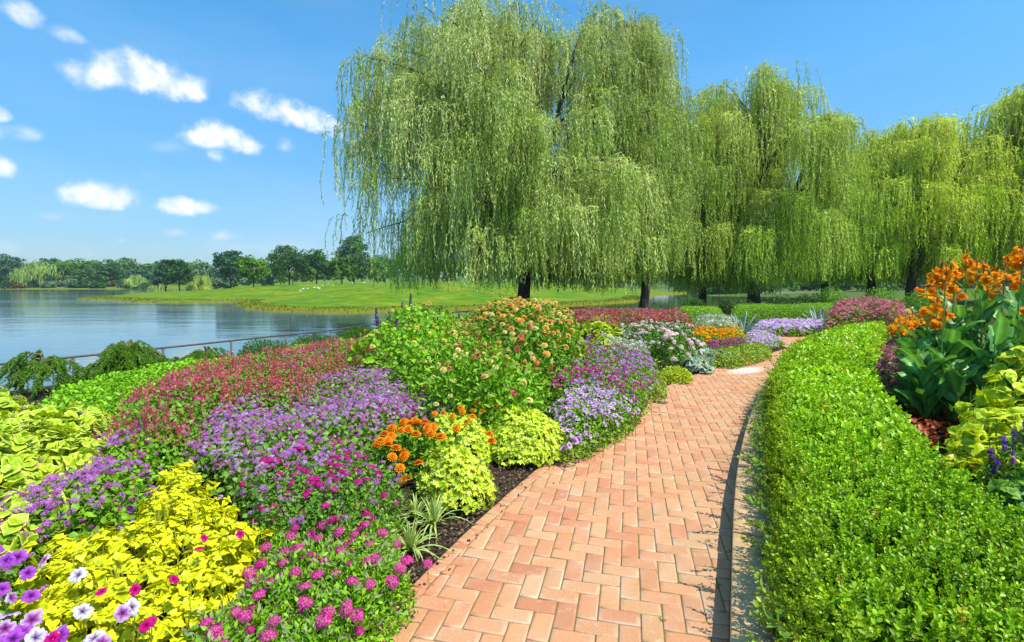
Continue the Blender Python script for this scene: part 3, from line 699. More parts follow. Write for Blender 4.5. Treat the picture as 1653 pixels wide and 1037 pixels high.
# ================================================================== WILLOWS
def limb(mb, p0, p1, r0, r1, r, bend=.15, n=9, sides=7):
    p0, p1 = np.array(p0, float), np.array(p1, float); L = np.linalg.norm(p1 - p0); t = np.linspace(0, 1, n)[:, None]
    o = r.normal(0, bend * L * .5, 3); P = p0 * (1 - t) + p1 * t + o * np.sin(t * math.pi) + r.normal(0, .012 * L, (n, 3)) * np.sin(t * math.pi)
    mb.tube(P, np.linspace(r0, r1, n), (.05, .04, .03), sides); return P
def willow_mesh(seed, env, Ht, trunk_r, ntuft, nstrand, zmin, lean=(0, 0), leafL=.17, leafW=.035, ca=(.27, .41, .045), cb=(.66, .74, .29), squash=1.0, hang=(1.3, 4.2), ds=.054):
    """env: list of (z, radius)"""
    r = np.random.default_rng(seed); ez, er = np.array(env).T
    tb = MB(); zf = Ht * .20
    lx, ly = lean
    n = 10; t = np.linspace(0, 1, n); P = np.stack([lx * t * t * .10 + .08 * np.sin(t * 5 + seed), ly * t * t * .10 + .06 * np.cos(t * 4), t * zf], 1); P[0, 2] = -.3
    tb.tube(P, trunk_r * (1.25 - .35 * t ** .4) * np.r_[1.25, 1.05, np.ones(n - 2)], (.05, .04, .03), 14)
    bb = MB(); ends = []
    F = P[-1]
    for k in range(7):
        a = k / 7 * 6.283 + r.normal(0, .3); zt = Ht * r.uniform(.45, .82); rr = np.interp(zt, ez, er) * r.uniform(.25, .6)
        E = np.array([F[0] + math.cos(a) * rr, F[1] + math.sin(a) * rr * squash, zt]); Q = limb(bb, F - [0, 0, .3 * r.uniform()], E, trunk_r * .62, trunk_r * .16, r, .12, 10, 8); ends.append(Q)
    Q = limb(bb, F, (F[0], F[1], Ht * .9), trunk_r * .7, .05, r, .05); ends.append(Q)
    allb = np.concatenate(ends)
    # tufts: each an arching branch whose outer part carries hanging strands
    Z0, O, Lh, TT = [], [], [], []
    zs = zmin + 2.2 + (Ht - zmin - 2.4) * (np.arange(ntuft) + .5) / ntuft; zs = np.concatenate([zs]) ; r.shuffle(zs)
    for k in range(ntuft):
        za = zs[k]; R0 = np.interp(za, ez, er); fr = math.sqrt(r.uniform(.30, 1.05)) if k % 4 else r.uniform(.05, .5); fr = fr if za < Ht * .85 else math.sqrt(r.uniform(0, 1))
        a = k * 2.39996 + r.normal(0, .4); out = np.array([math.cos(a), math.sin(a) * squash, 0]); u = out / np.linalg.norm(out)
        apex = np.array([lx * za / Ht, ly * za / Ht, za]) + out * max(R0 - .9, .2) * fr
        c = allb[np.argmin(np.linalg.norm(allb * [1, 1, 1.0] - (apex * [.45, .45, .8]), axis=1))]
        tt = np.linspace(0, 1, 8)[:, None]; mid = (c + apex) / 2 + [0, 0, .9]
        Bz = (1 - tt) ** 2 * c + 2 * tt * (1 - tt) * mid + tt ** 2 * apex; bb.tube(Bz, np.linspace(.05, .015, 8), (.06, .05, .03), 4, False)
        wisp = k % 6 == 5
        if wisp: apex = apex + out / max(np.linalg.norm(out), .1) * r.uniform(.3, 1.0) + [0, 0, r.uniform(.1, .8)]
        m = int(nstrand * (r.uniform(.6, 1.35) if not wisp else r.uniform(.12, .25))); q = r.uniform(.45, 1.25, m)
        st = np.where((q < 1)[:, None], 0, 1)
        base = (1 - q[:, None]) ** 2 * c + 2 * q[:, None] * (1 - q[:, None]) * mid + q[:, None] ** 2 * apex
        over = np.maximum(q - 1, 0)[:, None]; base = np.where(q[:, None] < 1, base, apex + u * over * 3.2 - np.array([0, 0, 1]) * (over * 2.5) ** 2)
        side = np.array([-u[1], u[0], 0]); tuftw = r.uniform(.22, .46); spread = r.normal(0, tuftw, m)[:, None]; TT.append(np.full(m, r.normal(0, .36)))
        base = base + side * spread + r.normal(0, .12, (m, 3)); base[:, 2] -= .25 * spread[:, 0] ** 2
        Z0.append(base); ang = a + r.normal(0, .9, m); O.append(np.stack([np.cos(ang), np.sin(ang), 0 * ang], 1) * r.uniform(.15, .75, m)[:, None])
        hl = r.uniform(hang[0], hang[1], m) * r.uniform(.75, 1.15); Lh.append(np.minimum(hl, base[:, 2] - zmin - r.uniform(0, .9) * (r.random() < .8) + r.normal(0, .18, m)))
    Z0 = np.concatenate(Z0); O = np.concatenate(O); Lh = np.concatenate(Lh); TT = np.concatenate(TT); ok = Lh > .5; Z0, O, Lh, TT = Z0[ok], O[ok], Lh[ok], TT[ok]; S = len(Z0)
    K = int(hang[1] * 1.15 / ds) + 1; t = np.arange(K)[None, :] * ds; ph = r.uniform(0, 6.28, (S, 2)); amp = r.uniform(.02, .09, S)[:, None]
    hx = O[:, None, :] * (1 - np.exp(-t / .55))[..., None]
    P = Z0[:, None, :] + hx; drop = t - .55 * (1 - np.exp(-t / .5)); P[..., 2] += .12 * np.sin(np.minimum(t * 4, math.pi)) - drop
    P[..., 0] += amp * np.sin(t * 2.1 + ph[:, :1]) * np.minimum(t, 1.5); P[..., 1] += amp * np.cos(t * 1.7 + ph[:, 1:]) * np.minimum(t, 1.5)
    tg = nrm(np.gradient(P, axis=1))
    m = t < Lh[:, None]
    tint = np.repeat((r.uniform(.1, .9, S) + TT)[:, None], K, 1)[m]; Pm = P[m]; Tm = tg[m]; tl = np.repeat(t, S, 0)[m]
    n = len(Pm); rnd = r.normal(0, 1, (n, 3)); rnd[:, 2] *= .4; y = nrm(Tm * 1.0 + nrm(rnd) * r.uniform(.25, .95, n)[:, None] + [0, 0, -.25])
    z = r.normal(0, 1, (n, 3)); z = nrm(z - y * np.sum(z * y, 1, keepdims=True)); x = np.cross(y, z); B = np.stack([x, y, z], -1)
    LL = leafL * r.uniform(.6, 1.2, n) ; S3 = np.stack([leafW * r.uniform(.7, 1.2, n), LL, LL], 1)
    tt = np.clip(tint + r.normal(0, .22, n), 0, 1)[:, None]; C = (np.array(ca) * (1 - tt) + np.array(cb) * tt) * r.uniform(.85, 1.15, (n, 1))
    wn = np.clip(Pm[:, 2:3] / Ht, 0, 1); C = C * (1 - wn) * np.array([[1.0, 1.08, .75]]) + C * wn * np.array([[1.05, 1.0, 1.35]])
    old = (r.random(n) < .012)[:, None]; C = np.where(old, np.array([[.42, .30, .07]]) * np.ones((n, 1)), C)
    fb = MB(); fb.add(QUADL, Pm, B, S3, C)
    # thin hanging twigs
    tw = MB(); sel = r.random(S) < .45; k2 = np.arange(0, K, 6); Pw = P[sel][:, k2]; mm = (t[0, k2][None, :] < Lh[sel][:, None])
    last = np.maximum(mm.sum(1) - 1, 1); idx = np.minimum(np.arange(len(k2))[None, :], last[:, None]); Pw = np.take_along_axis(Pw, idx[..., None].repeat(3, 2), 1)
    dx = nrm(np.c_[r.normal(0, 1, (len(Pw), 2)), np.zeros(len(Pw))])[:, None] * .007; L_, R_ = Pw - dx, Pw + dx; V = np.stack([L_, R_], 2).reshape(len(Pw), -1, 3)
    nk = len(k2); i = np.arange(nk - 1) * 2; q = np.stack([i, i + 1, i + 3, i + 2], 1)[None] + (np.arange(len(Pw)) * nk * 2)[:, None, None]
    q = q.reshape(-1, 4); tw.V.append(V.reshape(-1, 3)); tw.C.append(np.broadcast_to(np.array((.24, .19, .05)), (len(V) * nk * 2, 3))); tw.F.setdefault(4, []).append(q); tw.n += len(V) * nk * 2
    return tb, bb, fb, tw
def willow(name_seed, loc, label, rz=0, **kw):
    tb, bb, fb, tw = willow_mesh(name_seed, **kw)
    root = empty('willow_tree', (*loc, gz(*loc)), rz, label, 'tree', 'weeping willows on the lawn')
    tb.build('trunk', M_BARK, root, smooth=True); bb.build('branch', M_BARK, root, smooth=True).name = 'bough'
    f = fb.build('crown', M_WILLOW, root); tw.build('twig', M_LEAF, f)
    return root
def col_at(u, d): return ((u - 826.5) / FPX * d, d)
W1 = willow(11, col_at(846, 25.5), 'largest weeping willow, nearest the lake, with the broad crown and thick dark trunk', env=[(0, 6.6), (2, 7.2), (5, 8.4), (7.5, 8.6), (9.5, 7.9), (11.5, 6.9), (13.2, 5.3), (14.8, 3.0)], Ht=14.7, trunk_r=.31, ntuft=240, nstrand=74, zmin=.75, lean=(-1.9, .5))
W2 = willow(12, col_at(1040, 27.0), 'tall narrow weeping willow with a slim grey trunk, just right of the largest one', env=[(0, 3.3), (3, 4.0), (7, 4.3), (11, 4.2), (14, 2.9), (15.8, 1.4)], Ht=15.6, trunk_r=.22, ntuft=105, nstrand=74, zmin=.8, lean=(-1.5, .2), ca=(.24, .37, .04), cb=(.58, .68, .24))
W4 = willow(14, col_at(1216, 31.0), 'round weeping willow with a dark forked trunk behind the agave and clipped hedge', env=[(0, 5.0), (3, 6.3), (7, 6.7), (10, 6.0), (12, 4.6), (13.6, 2.4)], Ht=13.5, trunk_r=.34, ntuft=128, nstrand=78, zmin=1.0, lean=(-.6, .3), ca=(.29, .45, .035), cb=(.66, .77, .19))
def willow_copy(src, loc, rz, s, label):
    return copy_thing(src, (*loc, gz(*loc)), rz, label, s)
willow_copy(W2, col_at(1135, 32.5), 2.2, (1.05, 1.05, .72), 'weeping willow with a dark leaning trunk, second trunk left of the clipped hedge')
W5 = willow(15, col_at(1470, 37.5), 'lower spreading weeping willow with yellow green strands above the orange cannas', env=[(0, 5.2), (3, 6.4), (6, 6.8), (9, 5.9), (11.5, 4.4), (13.4, 2)], Ht=13.4, trunk_r=.30, ntuft=150, nstrand=50, zmin=1.3, ca=(.36, .52, .02), cb=(.72, .82, .12), leafL=.22, leafW=.050, ds=.08)
willow_copy(W4, col_at(1405, 42), 1.1, (.95, .95, 1.0), 'weeping willow half hidden between the forked willow and the low spreading willow')
willow_copy(W5, col_at(1665, 36), 2.6, (1.15, 1.15, 1.13), 'weeping willow at the right edge of the view, its crown cut by the frame')
willow_copy(W4, col_at(1330, 46), 4.0, (.9, .9, .86), 'weeping willow standing farthest back, seen through the gap beside the forked trunk')

# ================================================================== FAR TREES
def crown_tree(seed, Ht, Rw, kind='round', base=.18, ncl=60, per=70, leaf=.42, ca=G_DK, cb=G_MD, trunk=True):
    r = np.random.default_rng(seed); fb, tb = MB(), MB(); n = ncl
    el = np.arcsin(r.uniform(-.55, 1, n)); a = np.arange(n) * 2.39996 + r.normal(0, .3, n); q = r.uniform(.45, 1.0, n) ** .6
    d = np.stack([np.cos(el) * np.cos(a), np.cos(el) * np.sin(a), np.sin(el)], 1); zc = Ht * (base + (1 - base) * .48); hz = Ht * (1 - base) * .52
    C = d * np.array([Rw, Rw, hz]) * q[:, None]; C[:, 2] += zc
    t = np.clip((C[:, 2] - Ht * base) / (Ht * (1 - base)), 0, 1)
    if kind == 'cone': C[:, :2] *= (1.25 - 1.05 * t)[:, None]
    if kind == 'layer': C[:, 2] = np.round(C[:, 2] / (Ht * .11)) * Ht * .11 + r.normal(0, Ht * .012, n); C[:, :2] *= (1.15 - .5 * t)[:, None]
    C[:, :2] += .12 * Rw * r.normal(0, 1, (n, 2))
    cr = Rw * r.uniform(.20, .36, n) * (1 if kind != 'layer' else 1.2)
    m = per; dd = nrm(r.normal(0, 1, (n, m, 3)) + [0, 0, .25]); flat = .45 if kind == 'layer' else .75
    P = C[:, None] + dd * cr[:, None, None] * np.array([1, 1, flat]) * r.uniform(.6, 1.1, (n, m, 1)); P = P.reshape(-1, 3); NN = nrm(dd.reshape(-1, 3) + [0, 0, .3]); N = len(P)
    tone = np.repeat(r.uniform(.75, 1.25, n), m)[:, None]; Cc = cols(r, N, ca, cb, .15) * tone
    if kind == 'weep':
        P[:, 2] -= r.uniform(0, .22, N) * Ht * np.clip(np.hypot(P[:, 0], P[:, 1]) / Rw, 0, 1); P[:, 2] = np.maximum(P[:, 2], .15)
        y = nrm(np.stack([r.normal(0, .15, N), r.normal(0, .15, N), -np.ones(N)], 1)); z = NN - y * np.sum(NN * y, 1, keepdims=True); z = nrm(z + 1e-3); B = np.stack([np.cross(y, z), y, z], -1)
        fb.add(QUADL, P, B, np.stack([leaf * .45 * np.ones(N), leaf * 3.2 * r.uniform(.6, 1.2, N), leaf * np.ones(N)], 1), Cc)
    else: fb.add(LEAF2, P, frames(NN, r, (0, .6), .5), leaf * r.uniform(.6, 1.3, N), Cc)
    tr = Ht * .018 + .05; limb(tb, (0, 0, -.3), (0, 0, Ht * .75), tr, tr * .25, r, .03)
    for k in range(7):
        c = C[r.integers(0, n)]; limb(tb, (0, 0, Ht * r.uniform(base, .5)), c, tr * .4, tr * .12, r, .1, 5, 5)
    return fb, tb
def far_tree(name, seed, label, u, v, wpx, hpx, dist, mat=None, **kw):
    """built to real size from how wide and tall it looks at its distance"""
    x, y = col_at(u, dist); z = gz(x, y); Rw = wpx / 2 / FPX * dist; Ht = hpx / FPX * dist
    fb, tb = crown_tree(seed, Ht, Rw, **kw); root = empty(name, (x, y, z), 0, label, 'tree'); tb.build('trunk', M_BARK, root); fb.build('crown', mat or M_FAR, root); return root
OAK = dict(ca=(.035, .10, .018), cb=(.07, .18, .03)); MID = dict(ca=(.07, .17, .015), cb=(.14, .28, .025)); BLUE = dict(ca=(.035, .10, .045), cb=(.07, .17, .07)); PALE = dict(ca=(.22, .34, .05), cb=(.36, .48, .11)); YEL = dict(ca=(.26, .38, .04), cb=(.40, .50, .08))
FT = [  # name, label, u, base v, width, height px, distance, kind, palette
 ('weeping_willow', 'pale weeping willow by the far shore, the widest tree at the left of the lake', 66, 466, 66, 42, 262, 'weep', PALE),
 ('pine_tree', 'dark blue green layered tree left of the far weeping willow, at the photo edge', 14, 466, 56, 52, 270, 'layer', BLUE),
 ('pine_tree', 'layered green pine just right of the far weeping willow', 112, 464, 46, 44, 268, 'layer', MID),
 ('pine_tree', 'layered olive pine in the middle of the far shore planting', 142, 464, 48, 44, 272, 'layer', MID),
 ('pine_tree', 'dark layered pine left of the small round pale willow', 176, 464, 44, 42, 266, 'layer', OAK),
 ('small_willow', 'small round pale green tree at the end of the far shore', 220, 463, 27, 26, 250, 'weep', PALE),
 ('shrub_tree', 'low pale shrub beside the two dark trees on the meadow tip', 254, 463, 20, 18, 190, 'weep', PALE),
 ('oak_tree', 'tallest slender dark tree on the meadow tip above the lake', 268, 463, 28, 58, 170, 'round', BLUE),
 ('oak_tree', 'broad dark tree right beside the tallest slender tree on the meadow tip', 291, 463, 34, 50, 165, 'round', OAK),
 ('small_willow', 'pale yellow green willow between the meadow tip trees and the dark oaks', 325, 461, 36, 28, 185, 'weep', YEL),
 ('oak_tree', 'tall dark blue green oak left of the bright green round tree', 373, 460, 42, 62, 150, 'round', BLUE),
 ('maple_tree', 'bright green round tree casting a shadow on the meadow', 410, 459, 40, 50, 132, 'round', dict(ca=(.08, .20, .012), cb=(.16, .31, .02))),
 ('oak_tree', 'broad dark oak in the middle of the meadow backdrop', 468, 457, 62, 60, 150, 'round', OAK),
 ('oak_tree', 'dark tree between the broad oak and the small meadow tree', 512, 457, 40, 52, 150, 'round', OAK),
 ('maple_tree', 'small olive meadow tree with a visible stem near the hanging willow strands', 553, 459, 44, 50, 118, 'layer', dict(ca=(.05, .12, .015), cb=(.09, .18, .025))),
 ('poplar_tree', 'tall pale tree behind the small meadow tree, left of the great willow', 572, 458, 44, 82, 165, 'round', BLUE),
]
for i, (nm, lab, u, v, w, h, dist, kind, pal) in enumerate(FT):
    far_tree(nm, 100 + i, lab, u, v, w, (h + 3) * (.84 if u < 240 else .93), dist, kind=kind, ncl=70 if kind == 'round' else 54, per=75, base=.04 if kind == 'weep' or kind == 'layer' else .13, leaf=dist * .0030, **pal)
# background wood that reads as one mass, built from a few crowns
def wood(name, label, spans, seed, pal_list):
    r = np.random.default_rng(seed); mb = MB()
    for (u0, u1, step, hpx, dist) in spans:
        u = u0
        while u < u1:
            dd = dist * r.uniform(.95, 1.1); x, y = col_at(u, dd); hp = hpx * r.uniform(.75, 1.15); Ht = hp / FPX * dd; Rw = step * r.uniform(.7, 1.05) / FPX * dd
            pal = pal_list[r.integers(0, len(pal_list))]; fb, _ = crown_tree(int(r.integers(1e6)), Ht, Rw, 'round' if r.random() < .75 else 'cone', .03, 34, 46, dd * .0038, **pal)
            V = np.concatenate(fb.V) + [x, y, gz(x, y) - .3]; off = mb.n; mb.V.append(V); mb.C.append(np.concatenate(fb.C)); mb.n += len(V)
            for L, a in fb.F.items(): mb.F.setdefault(L, []).append(np.concatenate(a) + off)
            u += step * r.uniform(.7, 1.1)
    o = mb.build(name, M_FAR); tag(o, label, 'wood', kind='stuff')
GRY = dict(ca=(.11, .20, .09), cb=(.18, .28, .13))
wood('distant_wood', 'hazy wood along the far shore of the lake behind the single trees', [(-60, 345, 20, 36, 330), (-60, 345, 16, 27, 292), (330, 640, 26, 44, 210)], 5, [GRY, MID, BLUE])
wood('shore_wood', 'dark green wood across the pond behind the willow trunks', [(590, 1150, 34, 44, 175), (1130, 1720, 34, 78, 150), (1140, 1720, 26, 40, 128)], 6, [OAK, MID, dict(ca=(.08, .2, .02), cb=(.16, .32, .035))])
wood('shore_thicket', 'low reddish and green bushes along the far shore waterline', [(-60, 250, 10, 11, 250)], 8, [dict(ca=(.12, .09, .03), cb=(.2, .16, .04)), GRY, OAK])

# ================================================================== SHRUBS AND HEDGES
def bush_mesh(d, leaf, size, asp, lai, ca, cb, **k): return foliage(d, leaf, size, asp, lai, ca, cb, **k)
def simple_shrub(name, label, cat, poly, H, size, ca, cb, lai=3.2, seed=1, group=None, asp=.5, leaf=LEAF2, rim=None, mat=None, lump=.12, el=(.1, .9), kind=None, ls=2.5):
    d = Drift(poly=poly, H=H, seed=seed, rim=rim or .45 * math.sqrt(abs(Drift(poly=poly).area)), lump=lump, ls=ls); root = d.root(name, label, cat, group, kind)
    mb = foliage(d, leaf, size, asp, lai, ca, cb, deep=.85, el=el, pw=1.0); d.fin(mb, 'foliage', mat or M_LEAF, root); return root, d
# clipped hedges and mounds at the back
def px_poly(pts, z=0.0): return ats(pts, z)
simple_shrub('clipped_hedge', 'long clipped green hedge behind the lilac petunia band', 'hedge', ats([(1180, 521), (1215, 519), (1345, 517), (1352, 508), (1180, 508)], .1), .62, .05, (.14, .32, .01), (.27, .5, .02), 3.4, 21, rim=.3, lump=.03)
simple_shrub('clipped_hedge', 'short bright clipped hedge behind the red flower band left of the silver plants', 'hedge', ats([(1088, 521), (1160, 523), (1168, 510), (1092, 508)], .1), .55, .05, (.15, .34, .01), (.3, .55, .02), 3.4, 22, rim=.3, lump=.03)
for i, (u, v, rx, H, lab) in enumerate([(1310, 492, 30, 1.0, 'dark rounded shrub below the willows left of the red mound'), (1345, 488, 26, 1.2, 'rounded green shrub behind the red flower mound, left one'), (1420, 487, 28, 1.2, 'rounded bright green shrub behind the red flower mound, right one'), (1262, 497, 34, .9, 'dark low shrub right of the forked willow trunk'), (1190, 497, 30, .8, 'dark low shrub between the two right willow trunks'), (1120, 499, 26, .8, 'dark low shrub at the foot of the leaning willow'), (1490, 490, 34, 1.1, 'rounded shrub behind the low orange cannas')]):
    simple_shrub('round_shrub', lab, 'shrub', ell(u, v, rx, H, seed=i), H, .08, (.025, .08, .012) if 'dark' in lab else (.12, .30, .01), (.06, .15, .02) if 'dark' in lab else (.24, .46, .02), 3, 30 + i, 'shrubs under the willows')

# near right hedge of box
HEDGE_PX_R = [(2150, 1150), (1900, 960), (1653, 815), (1552, 752), (1488, 690), (1436, 640), (1402, 585), (1428, 528)]
HL = offset(PR, -.255)[2:66]; HZ = .50
hr = ats(HEDGE_PX_R, HZ); hedge_poly = np.concatenate([HL, hr[::-1]])
d = Drift(poly=hedge_poly, H=.50, seed=41, rim=.10, lump=.05, ls=2.2)
root = d.root('box_hedge', 'long bright green box hedge running along the right side of the brick path', 'hedge')
mb = MB(); r = d.r
P, N = d.sample(int(d.area * 2300), .16, 1.2)
side = nrm(np.c_[N[:, :2], np.full(len(N), .25)])
Dp = np.hypot(P[:, 0], P[:, 1])
keep = r.random(len(P)) < np.clip(4.5 / Dp, .25, 1); P, N, Dp = P[keep], N[keep], Dp[keep]
P = P - N * .045
near = Dp < 4.2 + r.normal(0, .5, len(P))
Sz = r.uniform(.055, .10, len(P)) * np.clip(Dp / 4.2, 1, 2.3) ** .6; hole = wob(P[:, 0], P[:, 1], 9, 44) + .5 * wob(P[:, 0], P[:, 1], 23, 45); P[:, 2] -= .14 * np.clip(hole - .5, 0, 1)
c0 = cols(r, len(P), (.10, .24, .003), (.20, .38, .005)); c1 = cols(r, len(P), (.26, .50, .006), (.42, .64, .012)); c2 = (.30, .28, .03)
old = (r.random(len(P)) < .012)[:, None]; c0 = np.where(old, np.array([[.42, .32, .03]]), c0); c1 = np.where(old, np.array([[.62, .50, .05]]), c1)
pt = np.clip(wob(P[:, 0], P[:, 1], 1.6, 46), -1, 1)[:, None]; c0 = c0 * (1 + .16 * pt); c1 = c1 * (1 + .14 * pt)
B = upright(nrm(N + [0, 0, .35]), r, .32)
scat(mb, SPRIG, P[near], B[near], Sz[near], c0[near], c1[near], c2, r=r)
scat(mb, SPRIG_LO, P[~near], B[~near], Sz[~near] * 1.05, c0[~near], c1[~near], c2, r=r)
# loose sprays leaning out over the kerb, and along the left face
e = r.integers(0, len(HL) - 1, 9500); q = HL[e] + (HL[e + 1] - HL[e]) * r.uniform(0, 1, (9500, 1)); tt = nrm(HL[e + 1] - HL[e]); lf = np.stack([-tt[:, 1], tt[:, 0]], 1)
hz = r.uniform(.03, .50, 9500) ; bul = .0 + .05 * np.sin(np.clip(hz / .5, 0, 1) * math.pi) + .05 * wob(q[:, 0], q[:, 1], 4, 9)
P2 = np.c_[q + lf * (bul[:, None] * r.uniform(.2, 1.0, (9500, 1)) - r.uniform(0, .10, (9500, 1)) * (hz[:, None] > .3)), hz]; N2 = nrm(np.c_[lf * (1.3 - 1.8 * hz[:, None]), np.full(9500, .75)] + r.normal(0, .3, (9500, 3)))
D2 = np.hypot(P2[:, 0], P2[:, 1]); S2 = r.uniform(.05, .09, 9500) * np.clip(D2 / 3.6, 1, 2) ** .7
scat(mb, SPRIG, P2, upright(N2, r, .3), S2, cols(r, 9500, (.12, .27, .003), (.24, .42, .005)), cols(r, 9500, (.34, .56, .008), (.52, .66, .02)), c2, r=r)
# long stray shoots
for k in range(230):
    i = int(r.uniform(0, 1) ** 1.5 * (len(HL) - 2)); q = HL[i]; t = nrm(HL[i + 1] - HL[i]); lf1 = np.array([-t[1], t[0]]); a = np.array([*(q + lf1 * .08), r.uniform(.1, .45)]); dr = nrm(np.array([*(lf1 + r.normal(0, .4, 2)), r.uniform(.1, 1.1)])); L = r.uniform(.06, .16)
    x = nrm(np.cross(dr, [0, 0, 1.0])); B1 = np.stack([x, np.cross(dr, x), dr], 1)[None]
    mb.add(SPRIG[k % 6], a[None], B1, L, np.array([(.12, .26, .02)]), np.array([(.36, .5, .05)]), np.array([(.35, .22, .07)]))
d.fin(mb, 'foliage', M_GLOSSY, root)
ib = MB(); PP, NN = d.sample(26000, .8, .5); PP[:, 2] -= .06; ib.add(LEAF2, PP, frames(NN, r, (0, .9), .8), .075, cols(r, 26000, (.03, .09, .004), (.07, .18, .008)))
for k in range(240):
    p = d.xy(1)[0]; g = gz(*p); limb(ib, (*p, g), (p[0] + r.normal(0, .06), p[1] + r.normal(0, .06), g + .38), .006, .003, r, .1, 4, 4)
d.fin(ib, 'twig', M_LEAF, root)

# ================================================================== WEEPING CONIFERS AND YEWS BY THE RAIL
def weeping_spruce(seed, Rw, Ht, nb, name, label, loc, open_=False):
    r = np.random.default_rng(seed); root = empty(name, (*loc, gz(*loc)), 0, label, 'shrub', 'weeping spruces by the lake rail'); sb = MB(); fb = MB()
    limb(sb, (0, 0, -.1), (r.normal(0, .04), 0, Ht * .95), .03, .015, r, .1)
    for k in range(nb):
        a = k * 2.39996 + r.normal(0, .2); R0 = Rw * r.uniform(.35, 1.05); zt = Ht * r.uniform(.55, 1.0) * (1 - .25 * R0 / Rw); t = np.linspace(0, 1, 12)
        rad = R0 * np.minimum(1, t * 1.5) ** .8; z = zt + .12 * Ht * np.sin(t * math.pi * .8) - (zt - r.uniform(.0, .3) * Ht) * np.clip(t - .35, 0, 1) ** 1.4 * 1.7
        aa = a + .4 * r.normal() * t; Q = np.stack([np.cos(aa) * rad, np.sin(aa) * rad, np.maximum(z, .02)], 1)
        sb.tube(Q, np.linspace(.007, .0025, 12), (.26, .19, .10), 5, False)
        m = 20; s = r.uniform(.1, 1, m); base = np.stack([np.interp(s, t, Q[:, i]) for i in range(3)], 1)
        # hanging branchlets covered in needles
        for bpt in base:
            L = r.uniform(.08, .22); dr = nrm(np.array([r.normal(0, .45), r.normal(0, .45), -1.0]) + np.array([math.cos(a), math.sin(a), 0]) * .5)
            bpt = bpt + [0, 0, .02]; n = 80; tt = r.uniform(0, 1, n)[:, None]; P = bpt + dr * tt * L; y = nrm(dr + nrm(r.normal(0, 1, (n, 3))) * .8); zz = r.normal(0, 1, (n, 3)); zz = nrm(zz - y * np.sum(zz * y, 1, keepdims=True))
            fb.add(QUADL, P, np.stack([np.cross(y, zz), y, zz], -1), np.stack([np.full(n, .007), r.uniform(.018, .036, n), np.ones(n)], 1), cols(r, n, (.06, .17, .008), (.17, .34, .02)))
    sb.build('bough', M_PLAIN, root); fb.build('needle_foliage', M_LEAF, root); return root
def gl(u, v, z):
    q = at(u, v, z)
    for _ in range(3): q = at(u, v, z + gz(*q))
    return q
weeping_spruce(51, .50, .60, 20, 'weeping_spruce', 'weeping spruce with bare arching branches at the left edge before the lake', gl(66, 600, .3))
weeping_spruce(52, .42, .70, 44, 'weeping_spruce', 'dense domed weeping spruce in front of the rail, second from the left', gl(205, 588, .35))
weeping_spruce(53, .34, .20, 14, 'weeping_spruce', 'low sprawling weeping spruce between the two larger ones', gl(138, 612, .1))
weeping_spruce(54, .32, .46, 24, 'weeping_spruce', 'small weeping spruce right of the domed one, before the dark yews', gl(335, 578, .25))
weeping_spruce(55, .32, .22, 14, 'weeping_spruce', 'flat weeping spruce between the domed and the small one', gl(285, 587, .1))
YEW = [(435, 574, 52, .50, 'long dark yew cushion beside the lake rail, nearest one'), (510, 562, 44, .50, 'dark yew cushion beside the lake rail, second from the left'), (580, 551, 44, .54, 'dark yew cushion beside the lake rail, third from the left'), (640, 538, 42, .60, 'dark yew cushion beside the lake rail, behind the leafy green shrubs')]
for i, (u, v, rx, H, lab) in enumerate(YEW):
    simple_shrub('yew_shrub', lab, 'shrub', ell(u, v, rx, H, seed=60 + i), H, .045, (.04, .12, .008), (.10, .24, .015), 3.2, 60 + i, 'dark yews beside the lake rail', asp=.3, leaf=LEAF2, el=(.5, 1.4), ls=4)
# low bright edging plants
d = Drift([(40, 668), (90, 632), (150, 615), (250, 597), (330, 585), (420, 572), (560, 548), (670, 536), (690, 560), (600, 580), (520, 590), (400, 610), (300, 640), (220, 668), (160, 700), (100, 690)], .34, .2, 71, ls=3)
root = d.root('green_edging', 'band of small bright green leaved edging plants between the red salvia and the lake rail', 'edging plants', kind='stuff')
d.fin(foliage(d, [LEAF2], .045, .65, 3.6, (.14, .36, .008), (.30, .58, .015), deep=.8), 'foliage', M_LEAF, root)

# ================================================================== LAKE RAIL
rr = smooth_poly(np.array([(-20, -6), *RAIL.tolist()]) + np.array([.35, -.15]), 400); dc = np.r_[0, np.cumsum(np.hypot(*np.diff(rr, axis=0).T))]
root = empty('lake_rail', (-8.2, 13, -.9), 0, 'thin dark metal handrail on posts along the garden edge of the lake', 'railing'); off = np.array([-8.2, 13, -.9])
RZ = -.10
mb = MB(); mb.tube(np.c_[rr, np.full(len(rr), RZ)] - off, .024, (.1, .1, .1), 8); mb.build('top_rail', M_METAL, root)
s = .6; k = 0
while s < dc[-1]:
    p = np.array([np.interp(s, dc, rr[:, i]) for i in range(2)])
    if p[1] > 4:
        g = gz(*p); mb = MB(); mb.box(np.array([*p, (g - .2 + RZ) / 2]) - off, (.05, .03, RZ - .01 - g + .2), (.1, .1, .1), .5); mb.box(np.array([*p, g + .01]) - off, (.11, .09, .02), (.1, .1, .1), .5); mb.build('post', M_METAL, root)
    s += 1.75
q0 = rr[-1]; mb = MB(); mb.tube(np.array([(q0[0], q0[1], RZ), (q0[0] + .02, q0[1] - .02, -1.1)]) - off, .024, (.1, .1, .1), 8); mb.build('end_post', M_METAL, root)

